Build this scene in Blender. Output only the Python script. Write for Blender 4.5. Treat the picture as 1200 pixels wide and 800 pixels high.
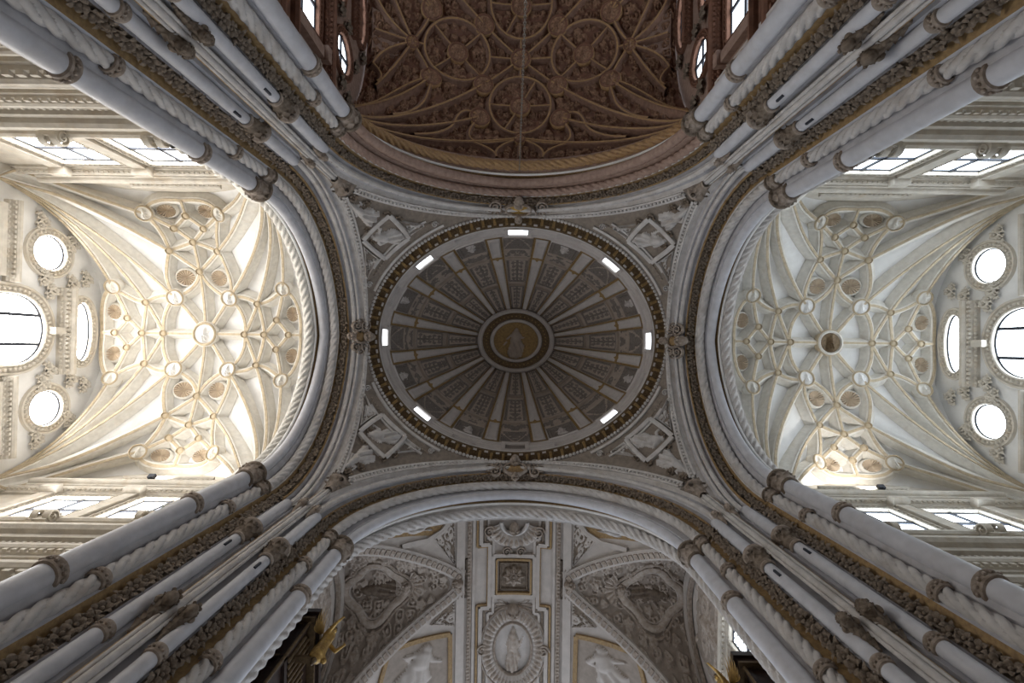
import bpy, math, random
import numpy as np
from mathutils import Matrix, Vector
random.seed(7)
for o in list(bpy.data.objects): bpy.data.objects.remove(o)
SC = bpy.context.scene
COL = SC.collection
PI = math.pi
# ------------------------------------------------------------------ camera (x = east, y = south, z = up; lens 1.5 m above the floor at z = 0)
F = 560.0
RHO = math.radians(.8)
CAM = np.array([-.2, .5, 0.0])
_z = np.array([1.0, 8.0, F]); _z /= np.linalg.norm(_z)
def _rot(a, b):
    v = np.cross(a, b); c = a @ b
    K = np.array([[0, -v[2], v[1]], [v[2], 0, -v[0]], [-v[1], v[0], 0]])
    return np.eye(3) + K + K @ K / (1 + c)
_rz = np.array([[math.cos(RHO), math.sin(RHO), 0], [-math.sin(RHO), math.cos(RHO), 0], [0, 0, 1]])
CM = _rz @ _rot(_z, np.array([0, 0, 1.0]))
def at(px, py, H):
    d = CM @ np.array([px - 600, py - 400, F]); return CAM + d / d[2] * H
def proj(P):
    c = (np.asarray(P) - CAM) @ CM
    return 600 + c[..., 0] / c[..., 2] * F, 400 + c[..., 1] / c[..., 2] * F
cd = bpy.data.cameras.new('camera'); cam = bpy.data.objects.new('camera', cd); COL.objects.link(cam)
cd.sensor_width = 36; cd.lens = F / 1200 * 36; cd.clip_end = 300
r_, d_, f_ = CM[:, 0], CM[:, 1], CM[:, 2]
cam.matrix_world = Matrix([[r_[i], -d_[i], -f_[i], CAM[i]] for i in range(3)] + [[0, 0, 0, 1]])
SC.camera = cam
# ------------------------------------------------------------------ sky and exposure
SC.view_settings.view_transform = 'Standard'; SC.view_settings.look = 'None'; SC.view_settings.gamma = 1
SC.view_settings.use_curve_mapping = False
SC.view_settings.exposure = 0.5
W_ = bpy.data.worlds.new('sky'); SC.world = W_; W_.use_nodes = True
W_.node_tree.nodes['Background'].inputs[0].default_value = (.80, .88, 1.0, 1)
W_.node_tree.nodes['Background'].inputs[1].default_value = 1.0
LIGHT = dict(west=16.5, east=7.0, westside=15.0, eastside=6.5, chancel=3.2, choir=6.0, dome=3.0)
# ------------------------------------------------------------------ materials
MATS = {}
def mat(name, c, rough=.75, var=.12, scale=3.0, c2=None, bump=.0, metal=0.0, spec=.3, dirt=None, dscale=1.2, damt=.45):
    m = bpy.data.materials.new(name); m.use_nodes = True
    nt = m.node_tree; b = nt.nodes['Principled BSDF']
    b.inputs['Roughness'].default_value = rough; b.inputs['Metallic'].default_value = metal
    b.inputs['Specular IOR Level'].default_value = spec
    tc = nt.nodes.new('ShaderNodeTexCoord')
    n = nt.nodes.new('ShaderNodeTexNoise'); n.inputs['Scale'].default_value = scale; n.inputs['Detail'].default_value = 6
    nt.links.new(tc.outputs['Object'], n.inputs['Vector'])
    cr = nt.nodes.new('ShaderNodeValToRGB'); e = cr.color_ramp.elements
    c2 = c2 or tuple(x * (1 - var * 2) for x in c)
    e[0].position = .3; e[0].color = (*c2, 1); e[1].position = .68; e[1].color = (*c, 1)
    nt.links.new(n.outputs[0], cr.inputs[0]); out = cr.outputs[0]
    if dirt:
        n2 = nt.nodes.new('ShaderNodeTexNoise'); n2.inputs['Scale'].default_value = dscale; n2.inputs['Detail'].default_value = 8
        n2.inputs['Roughness'].default_value = .7
        nt.links.new(tc.outputs['Object'], n2.inputs['Vector'])
        r2 = nt.nodes.new('ShaderNodeValToRGB'); r2.color_ramp.elements[0].position = .5; r2.color_ramp.elements[1].position = .72
        r2.color_ramp.elements[0].color = (0, 0, 0, 1); r2.color_ramp.elements[1].color = (damt, damt, damt, 1)
        nt.links.new(n2.outputs[0], r2.inputs[0])
        mx = nt.nodes.new('ShaderNodeMix'); mx.data_type = 'RGBA'
        nt.links.new(r2.outputs[0], mx.inputs[0]); nt.links.new(out, mx.inputs[6]); mx.inputs[7].default_value = (*dirt, 1)
        out = mx.outputs[2]
    nt.links.new(out, b.inputs['Base Color'])
    if bump:
        bp = nt.nodes.new('ShaderNodeBump'); bp.inputs['Strength'].default_value = bump; bp.inputs['Distance'].default_value = .05
        n3 = nt.nodes.new('ShaderNodeTexNoise'); n3.inputs['Scale'].default_value = 9; n3.inputs['Detail'].default_value = 4
        nt.links.new(tc.outputs['Object'], n3.inputs['Vector']); nt.links.new(n3.outputs[0], bp.inputs['Height'])
        nt.links.new(bp.outputs[0], b.inputs['Normal'])
    MATS[name] = m; return m
def glow(name, c, s):
    m = bpy.data.materials.new(name); m.use_nodes = True; nt = m.node_tree; nt.nodes.clear()
    e = nt.nodes.new('ShaderNodeEmission'); e.inputs[0].default_value = (*c, 1); e.inputs[1].default_value = s
    o = nt.nodes.new('ShaderNodeOutputMaterial'); nt.links.new(e.outputs[0], o.inputs[0]); MATS[name] = m; return m
BR = (.16, .10, .055)
mat('stone', (.60, .57, .55), dirt=(.33, .26, .20), damt=.5, bump=.25)
mat('marble', (.58, .58, .615), rough=.5, var=.08, dirt=(.40, .36, .33), damt=.35, dscale=.8)
mat('flat', (.50, .49, .51), dirt=(.33, .28, .24), damt=.4)
mat('carved', (.40, .34, .29), c2=(.22, .17, .13), scale=7, bump=.5)
mat('darkcarved', (.25, .20, .155), c2=(.12, .09, .065), scale=8, bump=.5)
mat('ochre', (.36, .24, .11), c2=(.22, .14, .07), scale=10, rough=.6)
mat('gold', (.52, .34, .10), c2=(.30, .18, .06), scale=9, rough=.42, metal=.55, spec=.5)
mat('bronze', (.17, .115, .06), c2=(.085, .055, .03), scale=9, rough=.5, metal=.35)
mat('web', (.80, .79, .77), var=.05, scale=2, dirt=(.55, .50, .44), damt=.35, dscale=.9)
mat('webgrey', (.70, .70, .71), var=.05, scale=2, dirt=(.45, .41, .38), damt=.4, dscale=.9)
mat('rib', (.74, .71, .65), var=.08, scale=5, dirt=(.54, .46, .36), damt=.45, dscale=2)
mat('ribgrey', (.60, .57, .53), var=.1, scale=5, dirt=(.40, .34, .27), damt=.5, dscale=2)
mat('ribedge', (.56, .46, .32), var=.15, scale=6)
mat('ribedgegrey', (.44, .37, .28), var=.15, scale=6)
mat('shell', (.60, .50, .38), c2=(.46, .37, .28), scale=4)
mat('shellgrey', (.47, .43, .40), c2=(.36, .32, .30), scale=4)
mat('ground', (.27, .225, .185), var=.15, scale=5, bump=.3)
mat('sidestone', (.66, .61, .53), var=.1, dirt=(.50, .38, .24), damt=.5, dscale=1.6, bump=.3)
mat('sidestonegrey', (.52, .48, .43), var=.1, dirt=(.34, .28, .21), damt=.5, dscale=1.6, bump=.3)
mat('red', (.23, .115, .075), c2=(.15, .075, .05), scale=4, dirt=(.22, .14, .11), damt=.4)
mat('redcarved', (.34, .20, .125), c2=(.15, .08, .05), scale=9, bump=.6)
mat('redgold', (.42, .265, .12), c2=(.30, .18, .10), scale=7, rough=.5, metal=.15)
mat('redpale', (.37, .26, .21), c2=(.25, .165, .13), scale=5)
mat('redrib', (.27, .165, .12), c2=(.18, .105, .075), scale=5)
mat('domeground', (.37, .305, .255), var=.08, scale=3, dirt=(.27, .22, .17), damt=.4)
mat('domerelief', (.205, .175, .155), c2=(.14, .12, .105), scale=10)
mat('domerib', (.50, .455, .43), var=.06, scale=3, dirt=(.36, .30, .25), damt=.3)
mat('domegold', (.33, .215, .085), c2=(.22, .14, .06), scale=8, rough=.55)
mat('plaster', (.50, .45, .41), var=.08, dirt=(.34, .275, .23), damt=.4, dscale=.9)
mat('stucco', (.46, .40, .35), c2=(.30, .24, .19), scale=6, bump=.4)
mat('choirground', (.34, .285, .24), var=.12, scale=4)
mat('paint', (.20, .155, .115), c2=(.09, .065, .05), scale=6)
mat('wood', (.035, .018, .012), c2=(.015, .008, .006), scale=6, rough=.4)
mat('iron', (.03, .035, .05), var=.1, rough=.5)
mat('chainmetal', (.30, .26, .22), var=.2, rough=.45, metal=.7)
mat('floorstone', (.52, .47, .42), var=.12, scale=1.5)
mat('flesh', (.62, .52, .44), var=.1)
DAY = (.86, .93, 1.0)
for k_, s_ in LIGHT.items(): glow('day_' + k_, {'w': (1.0, .98, .95), 'e': (.80, .90, 1.0)}.get(k_[0], DAY), s_)
# ------------------------------------------------------------------ scene graph helpers
ORG = {}
def tag(o, label=None, cat=None, group=None, kind=None):
    if label: o['label'] = label
    if cat: o['category'] = cat
    if group: o['group'] = group
    if kind: o['kind'] = kind
    return o
def thing(name, label, cat, loc=(0, 0, 0), group=None, kind=None):
    o = bpy.data.objects.new(name, None); COL.objects.link(o); o.location = loc; o.empty_display_size = .3
    ORG[o.name] = Vector(loc); return tag(o, label, cat, group, kind)
def link(name, me, parent=None, M=None, loc=None):
    o = bpy.data.objects.new(name, me); COL.objects.link(o)
    if parent is not None:
        g = ORG[parent.name]; o.parent = parent; ORG[o.name] = g
        if M is not None: o.matrix_local = Matrix.Translation(-g) @ M
    else:
        ORG[o.name] = Vector(loc or (0, 0, 0)); o.location = loc or (0, 0, 0)
        if M is not None: o.matrix_local = M; ORG[o.name] = M.translation.copy()
    return o
class MB:
    def __init__(s): s.v = []; s.f = []; s.m = []
    def add(s, V, Fa, m=0):
        n = len(s.v); s.v.extend([tuple(map(float, p)) for p in V]); s.f.extend([tuple(i + n for i in q) for q in Fa])
        s.m.extend(m if isinstance(m, list) else [m] * len(Fa)); return s
    def grid(s, G, m=0, closeu=False, closev=False, flip=False):
        a, b = G.shape[:2]; n = len(s.v); s.v.extend(map(tuple, G.reshape(-1, 3).tolist())); k = 0
        for i in range(a if closeu else a - 1):
            for j in range(b if closev else b - 1):
                q = (n + i * b + j, n + ((i + 1) % a) * b + j, n + ((i + 1) % a) * b + (j + 1) % b, n + i * b + (j + 1) % b)
                s.f.append(q[::-1] if flip else q)
                s.m.append(m if not isinstance(m, (list, np.ndarray)) else int(m[i][j] if isinstance(m, np.ndarray) else m[j % len(m)]))
        return s
    def box(s, c, h, m=0, R=None):
        V = [Vector((sx * h[0], sy * h[1], sz * h[2])) for sx in (-1, 1) for sy in (-1, 1) for sz in (-1, 1)]
        V = [tuple((R @ p if R is not None else p) + Vector(c)) for p in V]
        return s.add(V, [(0, 1, 3, 2), (4, 6, 7, 5), (0, 4, 5, 1), (2, 3, 7, 6), (0, 2, 6, 4), (1, 5, 7, 3)], m)
    def prism(s, P, z0, z1, m=0):
        n = len(P); V = [(x, y, z0) for x, y in P] + [(x, y, z1) for x, y in P]
        return s.add(V, [tuple(range(n))[::-1], tuple(range(n, 2 * n))] + [(i, (i + 1) % n, n + (i + 1) % n, n + i) for i in range(n)], m)
    def ball(s, c, r, m=0, seg=10, rin=7, R=None):
        r = (r, r, r) if np.isscalar(r) else r
        th = np.linspace(0, PI, rin); ph = np.linspace(0, 2 * PI, seg, endpoint=False)
        T, P = np.meshgrid(th, ph, indexing='ij')
        G = np.stack([r[0] * np.sin(T) * np.cos(P), r[1] * np.sin(T) * np.sin(P), r[2] * np.cos(T)], -1)
        if R is not None: G = G @ np.array(R.to_3x3()).T
        return s.grid(G + np.array(c), m, closev=True)
    def mesh(s, name, mats, smooth=True, sharp=40):
        me = bpy.data.meshes.new(name); me.from_pydata(s.v, [], s.f)
        for x in (mats if isinstance(mats, (list, tuple)) else [mats]): me.materials.append(MATS[x])
        me.polygons.foreach_set('material_index', s.m)
        me.polygons.foreach_set('use_smooth', [smooth] * len(s.f)); me.update()
        if smooth and sharp < 180: me.set_sharp_from_angle(angle=math.radians(sharp))
        return me
    def build(s, name, mats, parent=None, smooth=True, sharp=40, loc=None):
        g = ORG[parent.name] if parent is not None else Vector(loc or (0, 0, 0))
        if g.length > 0: s.v = [(x - g.x, y - g.y, z - g.z) for x, y, z in s.v]
        return link(name, s.mesh(name, mats, smooth, sharp), parent, None, loc)
def unit(v): return v / np.maximum(np.linalg.norm(v, axis=-1, keepdims=True), 1e-9)
def tang(P, closed=False):
    if closed: return unit(np.roll(P, -1, 0) - np.roll(P, 1, 0))
    t = np.empty_like(P); t[1:-1] = P[2:] - P[:-2]; t[0] = P[1] - P[0]; t[-1] = P[-1] - P[-2]; return unit(t)
def sweep(P, up, prof, closed=False, scale=None):
    """prof: (side, up) pairs; up: per-point or constant up vector -> grid"""
    P = np.asarray(P, float); T = tang(P, closed); U = np.broadcast_to(np.asarray(up, float), P.shape)
    Sd = unit(np.cross(T, U)); U = unit(np.cross(Sd, T)); pr = np.asarray(prof, float)
    if scale is None: scale = np.ones(len(P))
    k = np.asarray(scale)[:, None, None]
    return P[:, None] + k * (Sd[:, None] * pr[None, :, :1] + U[:, None] * pr[None, :, 1:2])
def circ(r, n=12, a0=0): return [(r * math.cos(a0 + 2 * PI * i / n), r * math.sin(a0 + 2 * PI * i / n)) for i in range(n)]
def resample(P, step):
    P = np.asarray(P, float); d = np.r_[0, np.cumsum(np.linalg.norm(np.diff(P, axis=0), axis=1))]
    s = np.linspace(0, d[-1], max(2, int(round(d[-1] / step)) + 1))
    return np.stack([np.interp(s, d, P[:, i]) for i in range(3)], -1), s
def rope(P, up, r, strand=.4, lobes=4, step=.05, seg=24, depth=.42, sgn=1):
    P, s = resample(P, step); T = tang(P); U = np.broadcast_to(np.asarray(up, float), P.shape)
    Sd = unit(np.cross(T, U)); U = unit(np.cross(Sd, T)); a = np.linspace(0, 2 * PI, seg, endpoint=False)
    ph = a[None] * lobes + sgn * s[:, None] * 2 * PI / strand
    R = r * (1 - depth + depth * np.abs(np.sin(ph / 2)) ** .6)
    return P[:, None] + (R * np.cos(a))[..., None] * Sd[:, None] + (R * np.sin(a))[..., None] * U[:, None]
def lathe(prof, seg=24, sx=1, sy=1):
    a = np.linspace(0, 2 * PI, seg, endpoint=False); p = np.asarray(prof, float)
    return np.stack([p[:, :1] * np.cos(a) * sx, p[:, :1] * np.sin(a) * sy, np.repeat(p[:, 1:2], seg, 1)], -1)
def basis(p, n, t):
    """matrix with z = n, x ~ t at p"""
    n = Vector(n).normalized(); t = Vector(t); t = (t - n * t.dot(n)).normalized(); b = n.cross(t)
    return Matrix(((t.x, b.x, n.x, p[0]), (t.y, b.y, n.y, p[1]), (t.z, b.z, n.z, p[2]), (0, 0, 0, 1)))
# ------------------------------------------------------------------ relief: carved height fields on a surface S(u, v) -> points
def capsule(U, V, x0, y0, x1, y1, r0, r1=None, k=1.0):
    r1 = r0 if r1 is None else r1
    dx, dy = x1 - x0, y1 - y0; L = max(dx * dx + dy * dy, 1e-9)
    t = np.clip(((U - x0) * dx + (V - y0) * dy) / L, 0, 1); d = np.hypot(U - x0 - t * dx, V - y0 - t * dy); r = r0 + (r1 - r0) * t
    return np.sqrt(np.clip(1 - (d / r) ** 2, 0, 1)) * r * k
def ringh(U, V, x, y, r, w):
    return np.sqrt(np.clip(1 - ((np.hypot(U - x, V - y) - r) / w) ** 2, 0, 1)) * w
def scrolls(U, V, seed, n=9, size=.16, mirror=True):
    rg = random.Random(seed); h = np.zeros_like(U); A = np.abs(U) if mirror else U
    for i in range(n):
        x = rg.uniform(.0 if mirror else -1, 1); y = rg.uniform(-.95, .95); r = rg.uniform(.5, 1) * size; q = rg.random()
        if q < .45:
            h = np.maximum(h, ringh(A, V, x, y, r, r * .38)); h = np.maximum(h, capsule(A, V, x, y, x, y, r * .35))
        elif q < .8:
            a = rg.uniform(0, 6.28); h = np.maximum(h, capsule(A, V, x, y, x + math.cos(a) * r * 1.6, y + math.sin(a) * r * 1.6, r * .5, r * .12))
        else: h = np.maximum(h, capsule(A, V, x, y, x, y, r * .6))
    return h
def candel(U, V, seed, n=5):
    rg = random.Random(seed); A = np.abs(U); h = capsule(A, V, 0, -.9, 0, .9, .07)
    for i in range(n):
        y = -.85 + 1.7 * (i + .5) / n; s = .9 / n
        h = np.maximum(h, capsule(A, V, 0, y, 0, y, s * rg.uniform(.4, .9)))
        x = rg.uniform(.25, .5); h = np.maximum(h, ringh(A, V, x, y + s * .3, s * .55, s * .25))
        h = np.maximum(h, capsule(A, V, .05, y, .75, y + s * rg.uniform(-.9, .9), s * .28, s * .08))
        h = np.maximum(h, capsule(A, V, x, y + s * .3, x, y + s * .3, s * .28))
    return h
def figure(U, V, seed=0, flip=1, k=1.0):
    """robed seated or reclining figure, head towards V = +1"""
    rg = random.Random(seed); U = U * flip; j = lambda s: rg.uniform(-s, s)
    h = capsule(U, V, .02 + j(.05), .62, .02, .66, .15)
    h = np.maximum(h, capsule(U, V, 0, .42, .0, .1, .24, .27))
    e1 = (.42 + j(.1), .18 + j(.15)); e2 = (-.42 + j(.1), .2 + j(.1))
    for e, w in ((e1, (.62, .45 + j(.2))), (e2, (-.3, -.05 + j(.2)))):
        h = np.maximum(h, capsule(U, V, .18 * np.sign(e[0]), .4, e[0], e[1], .11, .09)); h = np.maximum(h, capsule(U, V, e[0], e[1], w[0], w[1], .09, .06))
    for sg, kx, fx in ((1, .34, .2 + j(.2)), (-1, -.22, -.42 + j(.2))):
        h = np.maximum(h, capsule(U, V, sg * .12, -.02, kx, -.35, .17, .15)); h = np.maximum(h, capsule(U, V, kx, -.35, fx, -.85, .14, .07))
    robe = capsule(U, V, 0, 0, -.05, -.75, .32, .42) * .55 * (1 + .35 * np.sin(U * 21 + V * 5))
    return np.maximum(h, robe) * k
def frameh(U, V, w=.1, h=.08, inset=.03):
    m = np.minimum(1 - np.abs(U), 1 - np.abs(V)); return np.where((m > inset) & (m < inset + w), h * np.sqrt(np.clip(1 - ((m - inset - w / 2) / (w / 2)) ** 2, 0, 1)), 0)
def surfn(S, u, v, e=1e-3):
    p = S(u, v); n = unit(np.cross(S(u + e, v) - S(u - e, v), S(u, v + e) - S(u, v - e)))
    s = np.sign(np.sum(n * (getattr(S, 'ref', np.array([0, 0, 14.0])) - p), -1, keepdims=True)); s[s == 0] = 1
    return p, n * s
def pin(S, px, py, u0=0, u1=1, v0=0, v1=1, n=60):
    """pixel -> (u, v) on a surface"""
    for it in range(4):
        u, v = np.meshgrid(np.linspace(u0, u1, n), np.linspace(v0, v1, n), indexing='ij')
        x, y = proj(S(u, v)); d = (x - px) ** 2 + (y - py) ** 2; i, j = np.unravel_index(np.argmin(d), d.shape)
        du, dv = (u1 - u0) / n * 1.5, (v1 - v0) / n * 1.5; a, b = u[i, j], v[i, j]
        u0, u1, v0, v1 = a - du, a + du, b - dv, b + dv; n = 12
    return a, b
def patch(S, C, n, m, hf, name, mats, parent, lift=.02, amp=1.0, thr=None, rim=.06, kind=None):
    """carved panel between four (u, v) corners; hf(U, V) on [-1, 1]^2 gives metres; thr: above this height second material"""
    U, V = np.meshgrid(np.linspace(-1, 1, n), np.linspace(-1, 1, m), indexing='ij'); C = np.asarray(C, float); a, b = (U + 1) / 2, (V + 1) / 2
    Q = ((1 - a) * (1 - b))[..., None] * C[0] + (a * (1 - b))[..., None] * C[1] + (a * b)[..., None] * C[2] + ((1 - a) * b)[..., None] * C[3]
    p, nn = surfn(S, Q[..., 0], Q[..., 1]); h = hf(U, V); h, mk = h if isinstance(h, tuple) else (h, None); h = h * amp; hh = h + lift
    hh[0] = hh[-1] = -rim; hh[:, 0] = hh[:, -1] = -rim
    G = p + nn * hh[..., None]; mb = MB(); ma = 0
    if thr is not None: ma = ((h[:-1, :-1] + h[1:, 1:] + h[1:, :-1] + h[:-1, 1:]) / 4 > thr).astype(int)
    if mk is not None: ma = ((mk[:-1, :-1].astype(int) + mk[1:, 1:] + mk[1:, :-1] + mk[:-1, 1:]) >= 2).astype(int)
    mb.grid(G, ma); o = mb.build(name, mats, parent, sharp=60)
    if kind: o['kind'] = kind
    return o
def strip(S, uv, prof, name, mats, parent, m=0, lift=0.0, n=None, closed=False):
    """moulding along a (u, v) path lying on S; prof = (side, proud) pairs"""
    uv = np.asarray(uv, float)
    if n:
        d = np.r_[0, np.cumsum(np.linalg.norm(np.diff(uv, axis=0), axis=1))]; s = np.linspace(0, d[-1], n)
        uv = np.stack([np.interp(s, d, uv[:, i]) for i in (0, 1)], -1)
    p, nn = surfn(S, uv[:, 0], uv[:, 1]); mb = MB(); mb.grid(sweep(p + nn * lift, nn, prof, closed), m, closeu=closed); return mb.build(name, mats, parent)
# ------------------------------------------------------------------ shared carved pieces
def leaf_grid(L, w, curl, k=7, m=5, base=(0, 0, 0), ang=0, tilt=.3):
    """acanthus leaf rising along z, curling outwards (x), rotated by ang about z"""
    t = np.linspace(0, 1, k)[:, None]; s = np.linspace(-1, 1, m)[None]
    wd = w * np.sin(PI * np.clip(t * .82 + .18, 0, 1)) ** .7 * (1 + .18 * np.cos(t * 20))
    x = tilt * t * L + curl * t ** 3 + .12 * w * np.abs(s) * -1; y = wd * s; z = L * (t - .32 * t ** 4) + 0 * s
    x = np.broadcast_to(x, y.shape) if x.shape != y.shape else x
    c, sn = math.cos(ang), math.sin(ang)
    return np.stack([x * c - y * sn, x * sn + y * c, z], -1) + np.array(base)
def capital_mesh(name, r, R, h, n=8, m='darkcarved', m2='carved'):
    mb = MB()
    mb.grid(lathe([(r * 1.02, 0), (r * 1.25, .03 * h), (r * 1.3, .07 * h), (r * 1.22, .11 * h), (r * 1.05, .14 * h), (r * 1.05, .4 * h), (r * 1.2, .7 * h), (R * .8, .86 * h), (R * .95, .88 * h), (R, .92 * h), (R, h), (0, h)], 20), 0, closev=True)
    for tier, (z, L, q) in enumerate(((.12, .45, 1.08), (.36, .5, 1.16))):
        for i in range(n):
            a = 2 * PI * (i + tier * .5) / n
            mb.grid(leaf_grid(L * h, r * 2.4 / n * 2, (R - r) * .8, base=(r * q * math.cos(a), r * q * math.sin(a), z * h), ang=a, tilt=.12), 1)
    for i in range(4):
        a = PI / 4 + PI / 2 * i
        for k in range(2): mb.ball((R * .86 * math.cos(a), R * .86 * math.sin(a), (.78 - .0 * k) * h), R * .2, 0, 8, 6)
    return mb.mesh(name, [m, m2], sharp=50)
def rosette_mesh(name, r, m, petals=6, seed=0):
    rg = random.Random(seed); mb = MB()
    mb.ball((0, 0, .42 * r), (.3 * r, .3 * r, .3 * r), 0, 8, 5)
    for i in range(petals):
        a = 2 * PI * i / petals + rg.uniform(-.15, .15); l = r * rg.uniform(.85, 1.15); t = np.linspace(0, 1, 5)[:, None]; s = np.linspace(-1, 1, 3)[None]
        wd = .42 * r * np.sin(PI * np.clip(t * .8 + .15, 0, 1)); x = .2 * r + l * t + 0 * s; y = wd * s; z = r * (.1 + .75 * np.sin(t * 2.3)) - .12 * r * np.abs(s)
        c, sn = math.cos(a), math.sin(a); mb.grid(np.stack([x * c - y * sn, x * sn + y * c, z + 0 * y], -1), 0)
    for i in range(3):
        a = rg.uniform(0, 6.28); mb.ball((math.cos(a) * r * .9, math.sin(a) * r * .9, .25 * r), (.28 * r, .2 * r, .22 * r), 0, 6, 4)
    return mb.mesh(name, [m], sharp=70)
def fruit_mesh(name, r, m, seed=1):
    rg = random.Random(seed); mb = MB()
    for i in range(6):
        a = 2 * PI * i / 6 + rg.uniform(-.3, .3); d = r * rg.uniform(.45, .75); mb.ball((math.cos(a) * d, math.sin(a) * d, .3 * r), r * rg.uniform(.28, .42), 0, 7, 5)
    mb.ball((0, 0, .5 * r), r * .45, 0, 8, 6)
    for i in range(4):
        a = PI / 4 + PI / 2 * i; mb.grid(leaf_grid(r * .9, r * .4, r * .7, 5, 3, base=(.4 * r * math.cos(a), .4 * r * math.sin(a), 0), ang=a, tilt=.5), 0)
    return mb.mesh(name, [m], sharp=70)
LEAVES = [rosette_mesh('rosette', .19, 'darkcarved', 6, 1), fruit_mesh('fruit', .2, 'darkcarved', 2), rosette_mesh('flower', .2, 'darkcarved', 5, 3)]
CAP_BIG = capital_mesh('shaft_capital', .27, .47, .75)
CAP_ROPE = capital_mesh('rope_capital', .19, .31, .5, 6)
CAP_COL = capital_mesh('column_capital', .19, .36, .9, 8, 'carved', 'darkcarved')
CAP_CORNER = capital_mesh('corner_capital', .12, .34, .7, 8, 'carved', 'carved')
def ring_mesh(name, r, m='carved'):
    mb = MB(); mb.grid(lathe([(r, -.14), (r * 1.2, -.12), (r * 1.26, -.07), (r * 1.1, -.03), (r * 1.1, .03), (r * 1.26, .06), (r * 1.3, .1), (r * 1.15, .14), (r, .15)], 20), 0, closev=True)
    for i in range(12):
        a = 2 * PI * i / 12; mb.ball((r * 1.22 * math.cos(a), r * 1.22 * math.sin(a), 0), .2 * r, 0, 6, 4)
    return mb.mesh(name, [m])
RING_BIG = ring_mesh('shaft_ring', .26); RING_COL = ring_mesh('column_ring', .17); RING_ROPE = ring_mesh('rope_knot', .2, 'carved')
def head_mesh(name, m='carved', wings=False):
    mb = MB(); mb.ball((0, 0, 0), (.17, .2, .22), 0, 14, 10); mb.ball((0, .17, -.02), (.035, .06, .05), 0, 8, 6); mb.ball((0, .15, -.1), (.06, .05, .025), 0, 8, 5)
    for s in (-1, 1):
        mb.ball((s * .075, .155, .035), .03, 0, 6, 5); mb.ball((s * .17, 0, 0), (.03, .05, .07), 0, 6, 5); mb.ball((s * .09, .13, -.05), (.06, .06, .055), 0, 8, 6)
    rg = random.Random(5)
    for i in range(26):
        a = rg.uniform(0, 6.28); e = rg.uniform(.15, 1.4); mb.ball((.17 * math.cos(a) * math.cos(e), -.04 + .18 * math.sin(a) * math.cos(e), .04 + .2 * math.sin(e)), .06, 0, 6, 4)
    if wings:
        for s in (-1, 1):
            for k in range(5):
                t = np.linspace(0, 1, 6)[:, None]; w = np.linspace(-1, 1, 3)[None]; an = .5 - .33 * k; l = .62 - .05 * k
                x = s * (.12 + l * t * math.cos(an)) + 0 * w; z = l * t * math.sin(an) + .075 * w * np.sin(PI * np.clip(t * .8 + .15, 0, 1)) - .08; y = .04 * np.sin(t * 3) - .02 * np.abs(w) + .02 * k
                mb.grid(np.stack([x, y + 0 * x, z + 0 * x], -1), 0)
    return mb.mesh(name, [m], sharp=75)
HEAD = head_mesh('cherub_head'); CHERUB = head_mesh('winged_head', 'carved', True)
def scroll_mesh(name, r, w, m, turns=1.7):
    """volute: a spiral band in the xy plane, w wide along z"""
    t = np.linspace(0, 1, 40); a = t * turns * 2 * PI; R = r * (1 - .82 * t); P = np.stack([R * np.cos(a), R * np.sin(a), 0 * t], -1)
    mb = MB(); mb.grid(sweep(P, (0, 0, 1), [(-.09 * r, -w), (-.09 * r, w), (.09 * r, w), (.09 * r, -w)]), 0, closev=True); mb.ball((0, 0, 0), (.2 * r, .2 * r, w * 1.1), 0, 8, 6); return mb.mesh(name, [m])
VOLUTE = scroll_mesh('volute', .3, .12, 'carved'); VOLUTE_S = scroll_mesh('small_volute', .17, .07, 'stone')
VOLUTE_W = scroll_mesh('wall_volute', .3, .12, 'sidestone')
# ------------------------------------------------------------------ crossing: piers and arches
HS = 17.5
def arch_yz(b, Ha, n=44, hs=HS):
    h = Ha - hs
    if h >= b:
        c = (h * h - b * b) / (2 * b); R = b + c; th = np.linspace(0, math.acos(c / R), n + 1); y = -c + R * np.cos(th); z = R * np.sin(th)
    else:
        th = np.linspace(0, PI / 2, n + 1); y = b * np.cos(th); z = h * np.sin(th)
    return np.r_[y, -y[-2::-1]], np.r_[z, z[-2::-1]] + hs
def arch_half(b, Ha, H, hs=HS):
    """half width of the opening at height H"""
    h = Ha - hs; q = np.clip((H - hs) / h, 0, 1)
    if h >= b:
        c = (h * h - b * b) / (2 * b); return np.maximum(-c + np.sqrt(np.maximum((b + c) ** 2 - (q * h) ** 2, 0)), 0)
    return b * np.sqrt(1 - q * q)
def arch_path(ax, sg, plane, b, Ha, n=44, low=None):
    y, z = arch_yz(b, Ha, n)
    if low is not None: y = np.r_[y[0], y, y[-1]]; z = np.r_[low, z, low]
    k = np.full_like(y, sg * plane); return np.stack([k, y, z] if ax == 'x' else [y, k, z], -1)
TP = [(10.5, 5.42, 23.45), (10.1, 5.34, 23.5), (9.95, 5.3, 23.62), (9.85, 5.3, 23.85), (9.4, 5.34, 23.9), (9.35, 5.75, 24.05), (9.0, 5.85, 24.1), (8.95, 6.12, 24.3), (8.58, 6.17, 24.35), (8.52, 6.4, 24.5), (8.1, 6.42, 24.55), (8.05, 6.58, 24.68), (7.85, 6.6, 24.75)]
NP = [(9.0, 7.1, 23.85), (8.55, 6.92, 23.9), (8.25, 6.6, 24.0), (8.12, 6.38, 24.2), (7.68, 6.42, 24.25), (7.62, 6.77, 24.4), (7.3, 6.82, 24.45), (7.24, 7.1, 24.6), (6.93, 7.15, 24.65), (6.87, 7.38, 24.75), (6.66, 7.42, 24.8), (6.62, 7.7, 24.86), (6.46, 7.76, 24.9)]
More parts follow.
